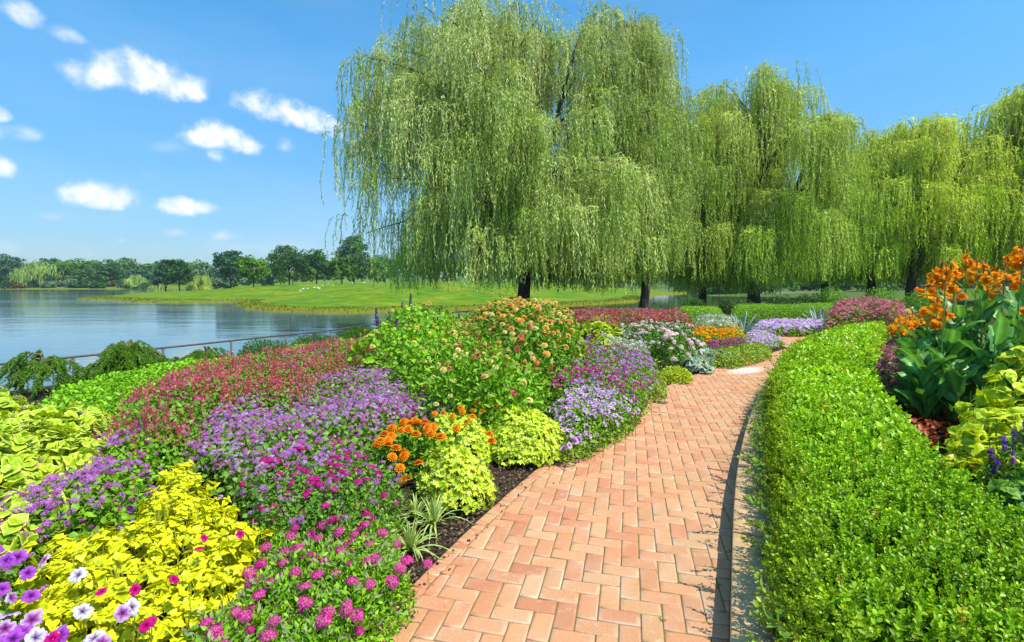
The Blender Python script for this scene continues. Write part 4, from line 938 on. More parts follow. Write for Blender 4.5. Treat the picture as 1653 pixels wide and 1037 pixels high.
# ================================================================== BIRDS ON THE MEADOW
def bird(loc, rz, label, first=[None]):
    if first[0] is None:
        bb = MB(); r = np.random.default_rng(1)
        th = np.linspace(0, math.pi, 9); ph = np.arange(10) / 10 * 6.283
        G = np.stack([np.cos(th)[:, None] * .26 + 0 * ph[None], np.sin(th)[:, None] * .12 * np.cos(ph)[None], .30 + np.sin(th)[:, None] * .11 * np.sin(ph)[None] + (-.08 * np.cos(th)[:, None] + 0 * ph[None])], -1)
        bb.grid(G, (.8, .8, .78), wrap=True); bb.tube([(.17, 0, .32), (.25, 0, .42), (.24, 0, .52), (.29, 0, .57)], [.05, .035, .03, .04], (.8, .8, .78), 8)
        bb.tube([(.29, 0, .57), (.34, 0, .56), (.39, 0, .55)], [.035, .015, .004], (.6, .3, .05), 6); bb.tube([(-.2, 0, .34), (-.36, 0, .33)], [.05, .01], (.7, .7, .7), 6)
        root = empty('white_bird', (0, 0, 0), 0, label, 'bird', 'white birds resting on the meadow'); bb.build('body', M_PLAIN, root, smooth=True)
        for s in (-1, 1): lb = MB(); lb.tube([(0, s * .04, .22), (.01, s * .04, .1), (0, s * .04, 0), (.05, s * .04, 0)], .012, (.4, .25, .05), 5); lb.build('leg', M_PLAIN, root)
        first[0] = root; root.location = loc; root.rotation_euler.z = rz; return root
    return copy_thing(first[0], loc, rz, label, .8)
BR = [(490, 469), (486, 472), (497, 468), (508, 466), (514, 466), (531, 461), (538, 462), (516, 468), (522, 463), (527, 457), (543, 455), (571, 459), (590, 453), (613, 456), (588, 456)]
BLAB = ['white bird at the left of the flock, just above its lowest neighbour', 'white bird lowest and leftmost on the meadow slope', 'white bird third from the left in the meadow flock', 'white bird fourth from the left in the meadow flock', 'white bird in the close pair at the middle of the flock',
 'white bird on the upper slope below the olive meadow tree, left one', 'white bird on the upper slope below the olive meadow tree, right one', 'white bird lowest in the middle of the flock', 'white bird between the middle pair and the upper slope', 'white bird highest on the slope, left of the olive meadow tree', 'white bird beside the trunk of the olive meadow tree', 'white bird right of the shadow of the olive meadow tree',
 'white bird near the hanging willow strands, upper one', 'white bird farthest right, behind the hanging willow strands', 'white bird near the hanging willow strands, lower one']
r = np.random.default_rng(4)
for i, (u, v) in enumerate(BR):
    q = None
    for dd in np.arange(58, 150, .7):
        x, y = col_at(u, dd); z = gz(x, y); vv = 518.5 - FPX * math.tan(math.atan2(z - 1.45, y) + PITCH)
        if vv <= v + .6: q = (x, y, z); break
    if q is None: x, y = col_at(u, 100 + i * 2); q = (x, y, gz(x, y))
    bird(q, r.uniform(0, 6.28), BLAB[i])

# ================================================================== PLANTS
def plant(name, label, cat, group, d, parts, kind=None):
    root = d.root(name, label, cat, group, kind)
    for nm, mb, mat in parts: d.fin(mb, nm, mat, root)
    return root
PUR_A, PUR_B = (.38, .06, .44), (.62, .16, .58); LAV_A, LAV_B = (.46, .24, .60), (.70, .48, .72); MAG_A, MAG_B = (.36, .001, .10), (.50, .003, .18)

# variegated plectranthus at left
d = Drift([(-120, 690), (-60, 655), (10, 640), (50, 648), (80, 672), (130, 670), (178, 672), (170, 725), (125, 790), (60, 835), (-90, 930), (-260, 900)], .46, .3, 81, lump=.16, ls=4)
mb = MB(); P, N = d.sample(int(d.area * 420), .55, 1.3); S = d.r.uniform(.045, .085, len(P))
scat(mb, BIGVAR, P, upright(nrm(N + [0, 0, .3]), d.r, .4), S, cols(d.r, len(P), (.30, .50, .01), (.52, .66, .02)), cols(d.r, len(P), (.74, .76, .06), (.84, .82, .24)), (.34, .52, .02), r=d.r); stems(mb, d, 200)
plant('variegated_coleus', 'large leaved yellow and green variegated plants at the left edge, below the spruces', 'foliage plants', None, d, [('foliage', mb, M_LEAF), ('stray_blossom', heads(d, HEAD_A, .018, 26, PUR_A, PUR_B, (.6, .3, .75), (.7, .45, .8), .06), M_PETAL)], 'stuff')

# ageratum drifts
d = Drift([(-260, 880), (-90, 825), (60, 800), (120, 755), (175, 700), (190, 690), (260, 690), (330, 705), (315, 735), (255, 740), (235, 790), (205, 850), (100, 850), (40, 885), (-20, 900), (-260, 990)], .36, .25, 91, lump=.1)
fo = foliage(d, [LEAF2, OVAL], .04, .7, 3.4, G_MD, G_LT)
plant('ageratum_drift', 'drift of deep purple fluffy flowers between the variegated leaves and the yellow coleus', 'flower drift', 'purple ageratum drifts', d,
      [('foliage', fo, M_LEAF), ('blossom', heads(d, HEAD_A, .017, 110, (.52, .02, .34), (.62, .08, .44), None, None, .06, mb=heads(d, HEAD_A, .020, 900, PUR_A, PUR_B, (.6, .3, .75), (.7, .45, .8), .05, clus=4, thr=-.15, cs=6)), M_PETAL)], 'stuff')
d = Drift([(330, 705), (300, 700), (350, 660), (400, 640), (460, 642), (540, 602), (620, 590), (700, 598), (745, 632), (742, 662), (690, 672), (640, 690), (600, 712), (596, 745), (610, 775), (560, 792), (480, 798), (420, 812), (390, 780), (345, 735), (315, 735)], .38, .35, 92, lump=.22, ls=6)
fo = foliage(d, [LEAF2, OVAL], .042, .7, 3.4, G_MD, (.2, .36, .05))
fl = heads(d, HEAD_A, .019, 620, PUR_A, PUR_B, (.62, .35, .75), (.72, .5, .8), .07, clus=5, thr=-.1, cs=6)
fl = heads(d, HEAD_A, .016, 520, LAV_A, LAV_B, (.7, .6, .8), (.75, .65, .85), .07, mb=fl, clus=15, thr=0, cs=5)
fl = heads(d, HEAD_A, .018, 260, (.56, .03, .36), (.6, .12, .5), (.6, .3, .6), None and (0, 0, 0), .05, mb=fl)
fl = heads(d, HEAD_V, .018, 60, MAG_A, MAG_B, (.6, .02, .3), None, .06, mb=fl, clus=33, thr=.1)
plant('ageratum_drift', 'wide drift of purple and lavender fluffy flowers in the middle of the left bed', 'flower drift', 'purple ageratum drifts', d, [('foliage', fo, M_LEAF), ('blossom', fl, M_PETAL)], 'stuff')

# red salvia
d = Drift([(170, 680), (200, 645), (250, 628), (300, 605), (400, 585), (520, 562), (600, 556), (655, 560), (680, 585), (620, 598), (560, 606), (470, 650), (400, 650), (340, 672), (290, 705), (190, 702)], .50, .3, 93, lump=.1)
fo = foliage(d, [LEAF2], .045, .6, 3.0, G_MD, (.18, .34, .03))
sp = spikes(d, 300, .13, .011, (.55, .05, .10), (.72, .26, .22), (.48, .14, .08), fs=.0085, clus=8, thr=-.25); 
fl = heads(d, HEAD_A, .017, 160, (.58, .03, .16), (.70, .10, .34), None, None, .06, clus=18, thr=-.1)
fl = heads(d, HEAD_V, .017, 46, (.62, .04, .22), (.72, .2, .5), None or (.7, .1, .4), None, .07, mb=fl)
plant('salvia_drift', 'drift of dusky red flower spikes behind the purple flowers, toward the lake', 'flower drift', None, d, [('foliage', fo, M_LEAF), ('flower_spike', sp, M_PETAL), ('blossom', fl, M_PETAL)], 'stuff')

# yellow coleus
d = Drift([(30, 960), (60, 880), (150, 862), (215, 868), (250, 800), (268, 752), (300, 742), (335, 800), (420, 850), (418, 880), (375, 950), (300, 985), (240, 1050), (150, 1075), (60, 1060), (30, 1010)], .36, .16, 94, lump=.12, ls=6)
mb = MB(); P, N = d.sample(int(d.area * 950), .55, 1.3); Dp = np.hypot(P[:, 0], P[:, 1]); S = d.r.uniform(.033, .056, len(P))
scat(mb, COLEUS, P, upright(nrm(N + [0, 0, .5]), d.r, .3), S, cols(d.r, len(P), (.58, .62, .004), (.82, .80, .008)), cols(d.r, len(P), (.72, .72, .008), (.88, .84, .015)), (.48, .54, .008), r=d.r); stems(mb, d, 300, (.4, .45, .05))
plant('yellow_coleus', 'bright yellow pointed leaves massed in the left foreground', 'foliage plants', None, d, [('foliage', mb, M_LEAF)], 'stuff')

# magenta verbena
d = Drift([(420, 822), (430, 800), (520, 790), (600, 775), (632, 790), (640, 850), (650, 900), (672, 930), (642, 965), (602, 1003), (560, 1060), (440, 1180), (260, 1180), (250, 1090), (290, 1010), (370, 970), (415, 900)], .24, .14, 95, lump=.16, ls=7, jit=.015, b=.12)
fo = foliage(d, [LEAF2, QUADL], .026, .5, 4.2, (.12, .33, .006), (.32, .58, .015), el=(.2, 1.2), pw=1.2)
g = foliage(d, [QUADL], .03, .35, .5, (.25, .32, .12), (.35, .4, .2), el=(.7, 1.4), deep=.12)
root = plant('verbena_patch', 'low feathery green patch dotted with magenta flower heads beside the path', 'flower patch', None, d, [('foliage', fo, M_LEAF), ('bud_foliage', g, M_LEAF)], 'stuff')
r = np.random.default_rng(77)
VH = [(605, 905), (590, 910), (570, 940), (600, 942), (632, 938), (490, 975), (520, 1000), (530, 990), (560, 985), (575, 995), (470, 870), (510, 870), (505, 905), (545, 835), (580, 815), (420, 910), (435, 945), (405, 925), (345, 1020), (355, 1030), (440, 1005), (525, 905), (475, 925), (430, 885), (640, 880), (615, 820), (570, 865), (590, 850), (455, 830), (480, 838), (520, 845), (550, 860), (600, 880), (460, 895), (495, 945), (380, 990), (400, 1000), (430, 1025), (540, 925), (620, 860), (405, 940), (415, 960), (455, 910), (330, 1005), (645, 917), (660, 905), (687, 908), (545, 890), (510, 930), (485, 890)]
def put_heads(root_parent, d, pxs, tpls, size, ca, cb, c1, name, H, base=(0, 0, 0), jit=.3, mat=None, c2=None):
    for i, (u, v) in enumerate(pxs):
        u += r.normal(0, 2); v += r.normal(0, 2); q = gl(u, v, H); p = np.array([q[0], q[1], H + gz(*q)]); z = nrm(np.array([*(r.normal(0, jit, 2) + [-.0, -.25]), 1.0])); 
        B = upright(z[None], r, .1); mb = MB(); t = tpls[i % len(tpls)]; s = size * r.uniform(.8, 1.15)
        mb.add(t, np.zeros((1, 3)), B, s, cols(r, 1, ca, cb), np.array([c1]), np.array([c2 or (.7, .2, .5)]))
        mb.raw([(-.0015, 0, 0), (.0015, 0, 0), (.001, 0, -.10), (-.001, 0, -.10)], [(0, 1, 2, 3)], (.12, .25, .03))
        o = mb.build(name, mat or M_PETAL, root_parent); o.location = p - np.array(base)
put_heads(root, d, VH, HEAD_V, .031, MAG_A, MAG_B, (.60, .01, .23), 'flower_head', .255, d.base)
fl = heads(d, HEAD_V, .018, 60, (.42, .004, .15), MAG_B, (.58, .02, .28), (.64, .04, .34), .02)
d.fin(fl, 'small_blossom', M_PETAL, root)
# second magenta group mixing into ageratum
d2 = Drift([(400, 790), (440, 745), (520, 715), (600, 735), (645, 770), (645, 810), (560, 840), (430, 840)], .38, .2, 96)
fo = foliage(d2, [LEAF2], .03, .5, 3.0, (.07, .22, .012), (.2, .38, .03)); fl = heads(d2, HEAD_V, .024, 130, MAG_A, MAG_B, (.62, .03, .30), (.64, .04, .34), .03)
fl = heads(d2, HEAD_A, .019, 160, PUR_A, PUR_B, (.6, .3, .75), (.7, .45, .8), .05, mb=fl)
plant('verbena_patch', 'taller magenta flowers where the verbena meets the purple drift', 'flower patch', None, d2, [('foliage', fo, M_LEAF), ('blossom', fl, M_PETAL)], 'stuff')

# petunias in the corner
d = Drift([(-300, 960), (-60, 895), (15, 885), (45, 925), (30, 985), (70, 1040), (200, 1075), (330, 1090), (260, 1250), (-250, 1300)], .36, .15, 97)
fo = foliage(d, [LEAF2, OVAL], .038, .6, 3.4, G_MD, (.22, .36, .05))
fl0 = heads(d, HEAD_A, .020, 200, PUR_A, PUR_B, (.6, .3, .75), (.7, .45, .8), .03, clus=3, thr=.2)
root = plant('petunia_plant', 'large purple and white petunias in the lower left corner', 'petunias', None, d, [('foliage', fo, M_LEAF), ('small_blossom', fl0, M_PETAL)])
def petunias(root, base, lst, H, size):
    for i, (u, v, kind) in enumerate(lst):
        q = gl(u, v, H); p = np.array([q[0], q[1], H + gz(*q)]); tocam = nrm(CAM - p); z = nrm(tocam * r.uniform(.2, .8) + np.array([r.normal(.25, .5), r.normal(-.1, .45), .6])); B = upright(z[None], r, .08); mb = MB()
        e, m, c = {'p': ((.50, .12, .66), (.42, .07, .60), (.10, .01, .16)), 'w': ((.80, .76, .80), (.74, .68, .78), (.10, .02, .22)), 'v': ((.70, .56, .74), (.45, .12, .5), (.16, .01, .14)), 'm': ((.60, .02, .22), (.55, .01, .22), (.3, 0, .10))}[kind]
        mb.add(PET[i % 4], np.zeros((1, 3)), B, size * r.uniform(.85, 1.1), np.array([m]), np.array([e]), np.array([c]))
        o = mb.build('flower', M_PETAL, root); o.location = p - np.array(base)
petunias(root, d.base, [(46, 925, 'p'), (12, 905, 'p'), (5, 950, 'p'), (20, 965, 'v'), (15, 992, 'v'), (-5, 885, 'p'), (28, 900, 'p'), (70, 905, 'v'), (-12, 965, 'p'), (50, 962, 'p'), (8, 1015, 'v'), (100, 1025, 'p'), (-8, 1040, 'p'), (52, 1000, 'v'), (35, 1020, 'p'), (22, 1032, 'p'), (60, 1028, 'w'), (80, 1036, 'v'), (150, 1030, 'w'), (165, 1036, 'v'), (125, 928, 'w'), (212, 981, 'w'), (198, 990, 'v'), (135, 986, 'w'), (-15, 930, 'p'), (-20, 1000, 'v'), (100, 1050, 'w')], .41, .027)
petunias(root, d.base, [(85, 1031, 'm'), (242, 1005, 'm'), (163, 955, 'm'), (218, 952, 'm'), (322, 885, 'm'), (330, 868, 'm'), (282, 935, 'm'), (236, 1010, 'm'), (388, 862, 'm')], .42, .019)

# orange zinnias
def zinnia_plant(poly, H, seed, label, pxs, size, hz, ca=(.92, .22, .003), cb=(.95, .32, .006), name='zinnia_plant', group='orange zinnias by the lime geraniums', leafc=(G_MD, G_LT), cat='zinnia'):
    d = Drift(poly=poly, H=H, seed=seed, rim=.22, lump=.08); fo = foliage(d, [OVAL], .062, .42, 3.6, leafc[0], leafc[1], el=(.1, 1.0))
    root = plant(name, label, cat, group, d, [('foliage', fo, M_LEAF)])
    put_heads(root, d, pxs, ZIN, size, ca, cb, (.84, .34, .02), 'flower_head', hz, d.base, .28, c2=(.75, .12, .004)); return root
zinnia_plant(ell(665, 730, 56, .38, seed=1), .38, 101, 'orange zinnia clump with big double flowers left of the lime geraniums',
    [(605, 720), (628, 718), (634, 703), (640, 722), (650, 730), (634, 740), (645, 752), (655, 735), (674, 746), (657, 775), (675, 702), (612, 712), (700, 690), (660, 695), (685, 680), (672, 678), (695, 700), (712, 710), (635, 690), (655, 680), (668, 676), (690, 685), (648, 692), (618, 702), (678, 684), (664, 684), (694, 692), (625, 712)], .038, .42)
zinnia_plant(ell(762, 668, 52, .40, seed=2), .36, 102, 'smaller orange zinnia clump between the purple drift and the tall pale zinnias', [(742, 660), (770, 645), (793, 643), (745, 668), (780, 665), (762, 672), (730, 672), (800, 655), (788, 700), (794, 709), (752, 678), (768, 652), (720, 665), (735, 690), (700, 667), (760, 662)], .036, .42, (.92, .32, .004), (.95, .44, .01))

# lime geraniums
def lime_geranium(u, v, rx, H, seed, label, ry=None):
    d = Drift(poly=ell(u, v, rx, H, ry, seed=seed), H=H, seed=seed, rim=.26, lump=.13, ls=9)
    mb = MB(); n = int(d.area * 9500); P, N = d.sample(n, .6, 1.3); k = rotm(0, 0, 0)
    B = frames(nrm(N + [0, 0, .25]), d.r, (-.1, .55), .35); S = d.r.uniform(.034, .056, n)
    mb.add(LOBED, P, B, S, cols(d.r, n, (.36, .60, .008), (.58, .76, .015)), cols(d.r, n, (.76, .82, .04), (.84, .86, .24))); stems(mb, d, 80)
    return plant('lime_geranium', label, 'geranium', 'lime green leaved geraniums along the path edge', d, [('foliage', mb, M_LEAF)])
lime_geranium(742, 770, 64, .34, 111, 'lime green lobed leaf clump in front of the orange zinnias, nearest on the path edge')
lime_geranium(738, 712, 58, .38, 112, 'lime green lobed leaf clump right beside the big orange zinnias')
lime_geranium(852, 700, 76, .34, 113, 'broad lime green lobed leaf mound left of the purple and white petunias')
# celosia
def celosia(u, v, lab, seed, n=3):
    r = np.random.default_rng(seed); q = gl(u, v, .22); root = empty('celosia', (*q, gz(*q)), 0, lab, 'celosia', 'crimson celosia plumes'); fb, pb = MB(), MB()
    for k in range(n):
        o = r.normal(0, .055, 2); h = r.uniform(.24, .36); fb.tube([(*o * .5, 0), (*o, h)], [.005, .004], (.25, .05, .05), 5); m = 70; t = r.uniform(0, 1, m); rad = .032 * np.sin(np.clip(t * .85 + .15, 0, 1) * math.pi) + .006; a = r.uniform(0, 6.28, m)
        P = np.stack([o[0] + np.cos(a) * rad, o[1] + np.sin(a) * rad, h + t * .12 - .03], 1); N = nrm(np.stack([np.cos(a), np.sin(a), .6 + 0 * a], 1)); pb.add(TUFT, P, upright(N, r, .2), .013, cols(r, m, (.36, .004, .06), (.5, .01, .10)), np.array([(.55, .02, .12)] * m))
    fn = 60; P = np.c_[r.normal(0, .06, (fn, 2)), r.uniform(.02, .2, fn)]; fb.add(OVAL, P, frames(np.tile([0, 0, 1.0], (fn, 1)), r), .07 * r.uniform(.7, 1.1, (fn, 3)) * [.5, 1, 1], cols(r, fn, G_DK, G_MD)); fb.build('foliage', M_LEAF, root); pb.build('flower_plume', M_PETAL, root)
celosia(893, 630, 'crimson plumed celosia just left of the purple and white petunias', 121, 4)
celosia(848, 655, 'crimson celosia plume above the broad lime mound', 122, 1); celosia(812, 655, 'small crimson celosia plume left of the broad lime mound', 123, 1)

# spider plants
def spider(u, v, seed, label, n=42, L=.25):
    r = np.random.default_rng(seed); q = at(u, v, .0); root = empty('spider_plant', (*q, gz(*q)), 0, label, 'grass plant', 'pale striped grass tufts'); mb = MB()
    for k in range(n):
        a = r.uniform(0, 6.28); e = r.uniform(.5, 1.45); l = L * r.uniform(.6, 1.15); t = np.linspace(0, 1, 8); rad = l * t * math.cos(e) * (1 + .2 * t); z = l * (t * math.sin(e) - .75 * (t ** 2.4) * math.cos(e) ** .8); z = np.maximum(z, .006)
        c = np.stack([np.cos(a) * rad, np.sin(a) * rad, z], 1); s = np.array([-math.sin(a), math.cos(a), 0]) ; w = (.007 * (1 - t ** 2) + .0012)[:, None]
        G = np.stack([c - s * w, c - [0, 0, .002], c + s * w], 1); cc = np.broadcast_to(np.stack([np.array((.20, .40, .03)), np.array((.62, .68, .30)), np.array((.20, .40, .03))])[None], (8, 3, 3)) * r.uniform(.85, 1.15); mb.grid(G, cc.reshape(-1, 3))
    mb.build('foliage', M_LEAF, root)
spider(662, 893, 131, 'striped grass tuft nearest the path, between verbena and mulch', 46, .25); spider(700, 850, 132, 'striped grass tuft against the foot of the nearest lime geranium', 48, .25); spider(672, 838, 133, 'striped grass tuft below the big orange zinnias', 34, .22)

# purple and white petunias by the path
d = Drift([(885, 650), (905, 628), (960, 618), (1010, 625), (1036, 645), (1010, 668), (960, 690), (918, 708), (900, 690)], .32, .22, 141, jit=.015, b=.12)
fo = foliage(d, [LEAF2, OVAL], .035, .6, 3.4, G_MD, G_LT); root = plant('petunia_plant', 'mound of small purple petunias with white rims at the path bend', 'petunias', None, d, [('foliage', fo, M_LEAF)])
mb = heads(d, PETL, .024, 560, (.44, .05, .58), (.60, .22, .70), (.72, .58, .78), (.84, .78, .84), .03, .5, c2=(.10, .01, .12)); d.fin(mb, 'blossom', M_PETAL, root)

# tall pale zinnias
d = Drift([(700, 640), (655, 610), (650, 570), (700, 530), (760, 520), (830, 525), (880, 545), (885, 600), (860, 640), (800, 650), (740, 640)], .68, .45, 151, zt=.7, lump=.12, ls=4)
fo = foliage(d, [OVAL], .07, .40, 3.4, (.10, .28, .008), (.26, .50, .015), el=(.2, 1.2), deep=.9, pw=1.2)
mb = heads(d, ZIN, .034, 30, (.84, .72, .12), (.88, .80, .34), (.88, .82, .3), None and 0, .05); mb = heads(d, ZIN, .030, 16, (.72, .28, .08), (.74, .42, .2), (.7, .4, .15), None, .06, mb=mb, clus=3, thr=0); mb = heads(d, ZIN, .030, 9, (.66, .16, .14), (.7, .25, .2), None, None, .06, mb=mb)
plant('zinnia_drift', 'tall green zinnias with scattered pale yellow and salmon flowers in the middle of the bed', 'zinnias', None, d, [('foliage', fo, M_LEAF), ('blossom', mb, M_PETAL)], 'stuff')
d = Drift([(770, 540), (755, 515), (800, 505), (860, 505), (930, 515), (925, 550), (880, 570), (820, 560)], .98, .6, 152, zt=.75, lump=.10, ls=3)
fo = foliage(d, [OVAL], .08, .4, 3.0, (.07, .20, .008), (.20, .42, .015), el=(.2, 1.2), deep=.9)
mb = heads(d, ZIN, .040, 24, (.92, .50, .08), (.94, .66, .18), (.9, .55, .1), None, .16); mb = heads(d, ZIN, .042, 12, (.86, .26, .10), (.88, .42, .2), None, None, .12, mb=mb); mb = heads(d, ZIN, .040, 26, (.88, .78, .12), (.8, .74, .35), None, None, .16, mb=mb)
plant('zinnia_drift', 'tall zinnias with peach and golden flowers in front of the great willow trunk', 'zinnias', None, d, [('foliage', fo, M_LEAF), ('blossom', mb, M_PETAL)], 'stuff')
for i, (u, v, lab) in enumerate([(776, 500, 'tallest golden zinnia bloom standing above the peach zinnias, left of the willow trunk'), (895, 488, 'tall golden zinnia stem rising above the peach zinnias, right of the willow trunk'), (912, 497, 'tall orange zinnia stem beside the end of the lake rail')]):
    q = np.array(col_at(u, 9.5 + i)); g = gz(*q); z = 1.45 - (v - 458) / FPX * q[1]; root = empty('tall_zinnia', (*q, g), 0, lab, 'zinnia', 'tall single zinnia stems'); mb = MB(); limb(mb, (0, 0, 0), (.02, 0, z - g), .005, .004, _r, .03, 5, 5); mb.add(OVAL, np.array([(0, 0, (z - g) * k / 6) for k in (2, 3, 4, 5)]), frames(np.tile([0, 0, 1.0], (4, 1)), _r), np.array([[.03, .09, .09]] * 4), cols(_r, 4, G_MD, G_LT)); mb.build('stem', M_LEAF, root)
    mb = MB(); mb.add(ZIN[0], np.zeros((1, 3)), np.eye(3)[None], .048, np.array([(.78, .44, .08)]), np.array([(.8, .56, .12)]), np.array([(.7, .3, .02)])); mb.build('flower_head', M_PETAL, root).location = (.02, 0, z - g)

# leafy green shrubs by the rail with purple spikes
d = Drift([(560, 572), (600, 548), (640, 520), (700, 515), (745, 520), (730, 560), (690, 590), (640, 590)], .85, .5, 161, zt=.7, lump=.2, ls=3)
fo = foliage(d, [OVAL, LEAF2], .07, .7, 3.0, (.11, .30, .008), (.30, .56, .015), deep=.9); sp = spikes(d, 3, .20, .022, (.10, .05, .16), (.22, .10, .32), (.06, .05, .08), fs=.022, nper=20)
sp2 = heads(d, ZIN, .032, 18, (.86, .76, .12), (.9, .85, .35), None, None, .1)
plant('leafy_shrub', 'loose bright green leafy plants with a few dark purple spikes beside the rail', 'shrubs', None, d, [('foliage', fo, M_LEAF), ('flower_spike', sp, M_PETAL), ('blossom', sp2, M_PETAL)], 'stuff')
for i, (u, dd, lab) in enumerate([(607, 9.6, 'dark purple flower spike in front of the meadow bank, left of the taller spike'), (663, 9.8, 'dark purple flower spike rising before the hanging willow strands'), (505, 9.4, 'short dark purple flower spike beside the second yew cushion')]):
    q = np.array(col_at(u, dd)); g = gz(*q); top = 1.45 - ((497, 474, 537)[i] - 458) / FPX * dd; r = np.random.default_rng(170 + i); root = empty('purple_spike', (*q, g), 0, lab, 'salvia', 'dark purple flower spikes by the rail')
    sb, pb = MB(), MB(); limb(sb, (0, 0, 0), (0, 0, top - g), .006, .003, r, .03, 6, 5); n = 24; sb.add(OVAL, np.c_[np.zeros((n, 2)), r.uniform(.1, (top - g) * .75, n)], frames(np.tile([0, 0, 1.0], (n, 1)), r), np.array([[.035, .08, .08]] * n), cols(r, n, G_MD, G_LT)); sb.build('stem', M_LEAF, root)
    n = 130; t = r.uniform(0, 1, n); a = r.uniform(0, 6.28, n); rad = .035 * (1 - .7 * t); P = np.stack([np.cos(a) * rad, np.sin(a) * rad, (top - g) - .34 + .34 * t], 1); pb.add(TUFT, P, upright(nrm(np.c_[np.cos(a), np.sin(a), .4 + 0 * a]), r, .4), .016, cols(r, n, (.07, .04, .13), (.2, .12, .32)), np.array([(.28, .18, .4)] * n)); pb.build('flower_spike', M_PETAL, root)

# verbena / purple drift beyond the petunias
d = Drift([(880, 600), (900, 570), (940, 552), (990, 552), (1045, 570), (1062, 600), (1045, 622), (1000, 628), (930, 628), (880, 622)], .38, .3, 181, lump=.22, ls=7)
fo = foliage(d, [LEAF2], .045, .5, 3.0, G_MD, G_LT); fl = heads(d, HEAD_S, .026, 300, (.36, .16, .52), (.58, .34, .66), (.6, .42, .70), None, .06, clus=2, thr=-.1); fl = heads(d, HEAD_S, .028, 80, (.50, .01, .26), (.6, .06, .36), None, None, .05, mb=fl)
plant('verbena_drift', 'drift of violet blue flowers beyond the purple and white petunias', 'flower drift', None, d, [('foliage', fo, M_LEAF), ('blossom', fl, M_PETAL)], 'stuff')
d = Drift([(868, 625), (885, 600), (930, 600), (985, 605), (1035, 618), (1045, 640), (1000, 640), (955, 622), (905, 628)], .38, .25, 182)
fo = foliage(d, [LEAF2], .035, .5, 3.0, G_MD, G_LT); fl = heads(d, HEAD_V, .030, 200, MAG_A, (.62, .05, .36), (.6, .1, .4), None, .04, clus=6, thr=-.3)
plant('verbena_drift', 'patch of magenta flower clusters directly behind the purple and white petunias', 'flower drift', None, d, [('foliage', fo, M_LEAF), ('blossom', fl, M_PETAL)], 'stuff')
# silver and white
def tuftbed(name, label, cat, px, H, seed, leaf, size, asp, ca, cb, fls=(), lai=3.0, rim=.3, mat=None, group=None, kind='stuff', edge=None, el=(.1, .9)):
    d = Drift(px, H, rim, seed, jit=.03 if seed in (231, 232, 234, 235) else None, b=.15 if seed in (231, 232, 234, 235) else None); fo = foliage(d, leaf, size, asp, lai, ca, cb, edge=edge, el=el); parts = [('foliage', fo, mat or M_LEAF)]; mb = None
    for (tp, s, dens, a, c, cl_, thr) in fls: mb = heads(d, tp, s, dens, a, c, None, None, .05, mb=mb, clus=cl_, thr=thr)
    if mb: parts.append(('blossom', mb, M_PETAL))
    return plant(name, label, cat, group, d, parts, kind)
tuftbed('white_flower_bed', 'pale silvery plants with white flowers between the violet drift and the pink roses', 'flower patch', [(955, 560), (965, 545), (1010, 538), (1050, 548), (1040, 568), (990, 575)], .45, 191, [LEAF2], .05, .4, (.25, .36, .22), (.42, .5, .36), [(HEAD_S, .03, 70, (.75, .7, .75), (.8, .78, .8), None, 0)])
# pink roses as plants
for i, (u, v, rx, H, lab) in enumerate([(1085, 568, 38, .58, 'pale pink rose bush nearest the path, above the silver leaves'), (1040, 548, 36, .62, 'pale pink rose bush left of the nearest one'), (1100, 543, 34, .55, 'pale pink rose bush in front of the orange marigolds'), (1120, 562, 26, .45, 'small pale pink rose bush beside the silver leaved plants')]):
    d = Drift(poly=ell(u, v, rx, H, seed=200 + i), H=H, seed=200 + i, rim=.4, lump=.1); fo = foliage(d, [LEAF2], .06, .6, 3.2, (.07, .20, .012), (.18, .36, .03))
    fl = heads(d, HEAD_V, .055, 60, (.84, .46, .48), (.88, .66, .64), (.88, .72, .7), (.88, .74, .72), .05, clus=i, thr=-.6); plant('rose_bush', lab, 'rose bush', 'pale pink roses in the middle bed', d, [('foliage', fo, M_LEAF), ('blossom', fl, M_PETAL)])
tuftbed('white_flower_bed', 'mixed pale pink and white flowers just below the red band', 'flower patch', [(985, 545), (1010, 528), (1060, 524), (1115, 530), (1110, 545), (1040, 548)], .55, 192, [LEAF2], .06, .5, G_DK, G_MD, [(HEAD_S, .04, 60, (.78, .5, .55), (.82, .72, .72), None, 0)])
d = Drift([(945, 545), (940, 525), (965, 515), (1000, 520), (1008, 540), (980, 552)], .62, .35, 193, lump=.15)
mb = MB(); P, N = d.sample(int(d.area * 130), .6, 1.3); scat(mb, VINE, P, upright(nrm(N + [0, 0, .4]), d.r, .4), d.r.uniform(.08, .12, len(P)), cols(d.r, len(P), (.25, .42, .02), (.5, .6, .04)), cols(d.r, len(P), (.6, .66, .06), (.7, .7, .1)), (.3, .4, .03), r=d.r); stems(mb, d, 40)
plant('yellow_coleus', 'yellow green coleus bush between the peach zinnias and the pink roses', 'coleus', None, d, [('foliage', mb, M_LEAF)])
d = Drift([(872, 560), (885, 530), (915, 515), (945, 525), (940, 555), (910, 570)], .75, .4, 194, lump=.15)
mb = MB(); P, N = d.sample(int(d.area * 120), .6, 1.3); scat(mb, VINE, P, upright(nrm(N + [0, 0, .4]), d.r, .4), d.r.uniform(.06, .10, len(P)), cols(d.r, len(P), (.12, .26, .02), (.35, .5, .03)), cols(d.r, len(P), (.5, .58, .05), (.6, .66, .08)), (.3, .4, .03), r=d.r); stems(mb, d, 40)
plant('green_coleus', 'green and yellow leaved bush right beside the peach zinnias', 'coleus', None, d, [('foliage', mb, M_LEAF)])
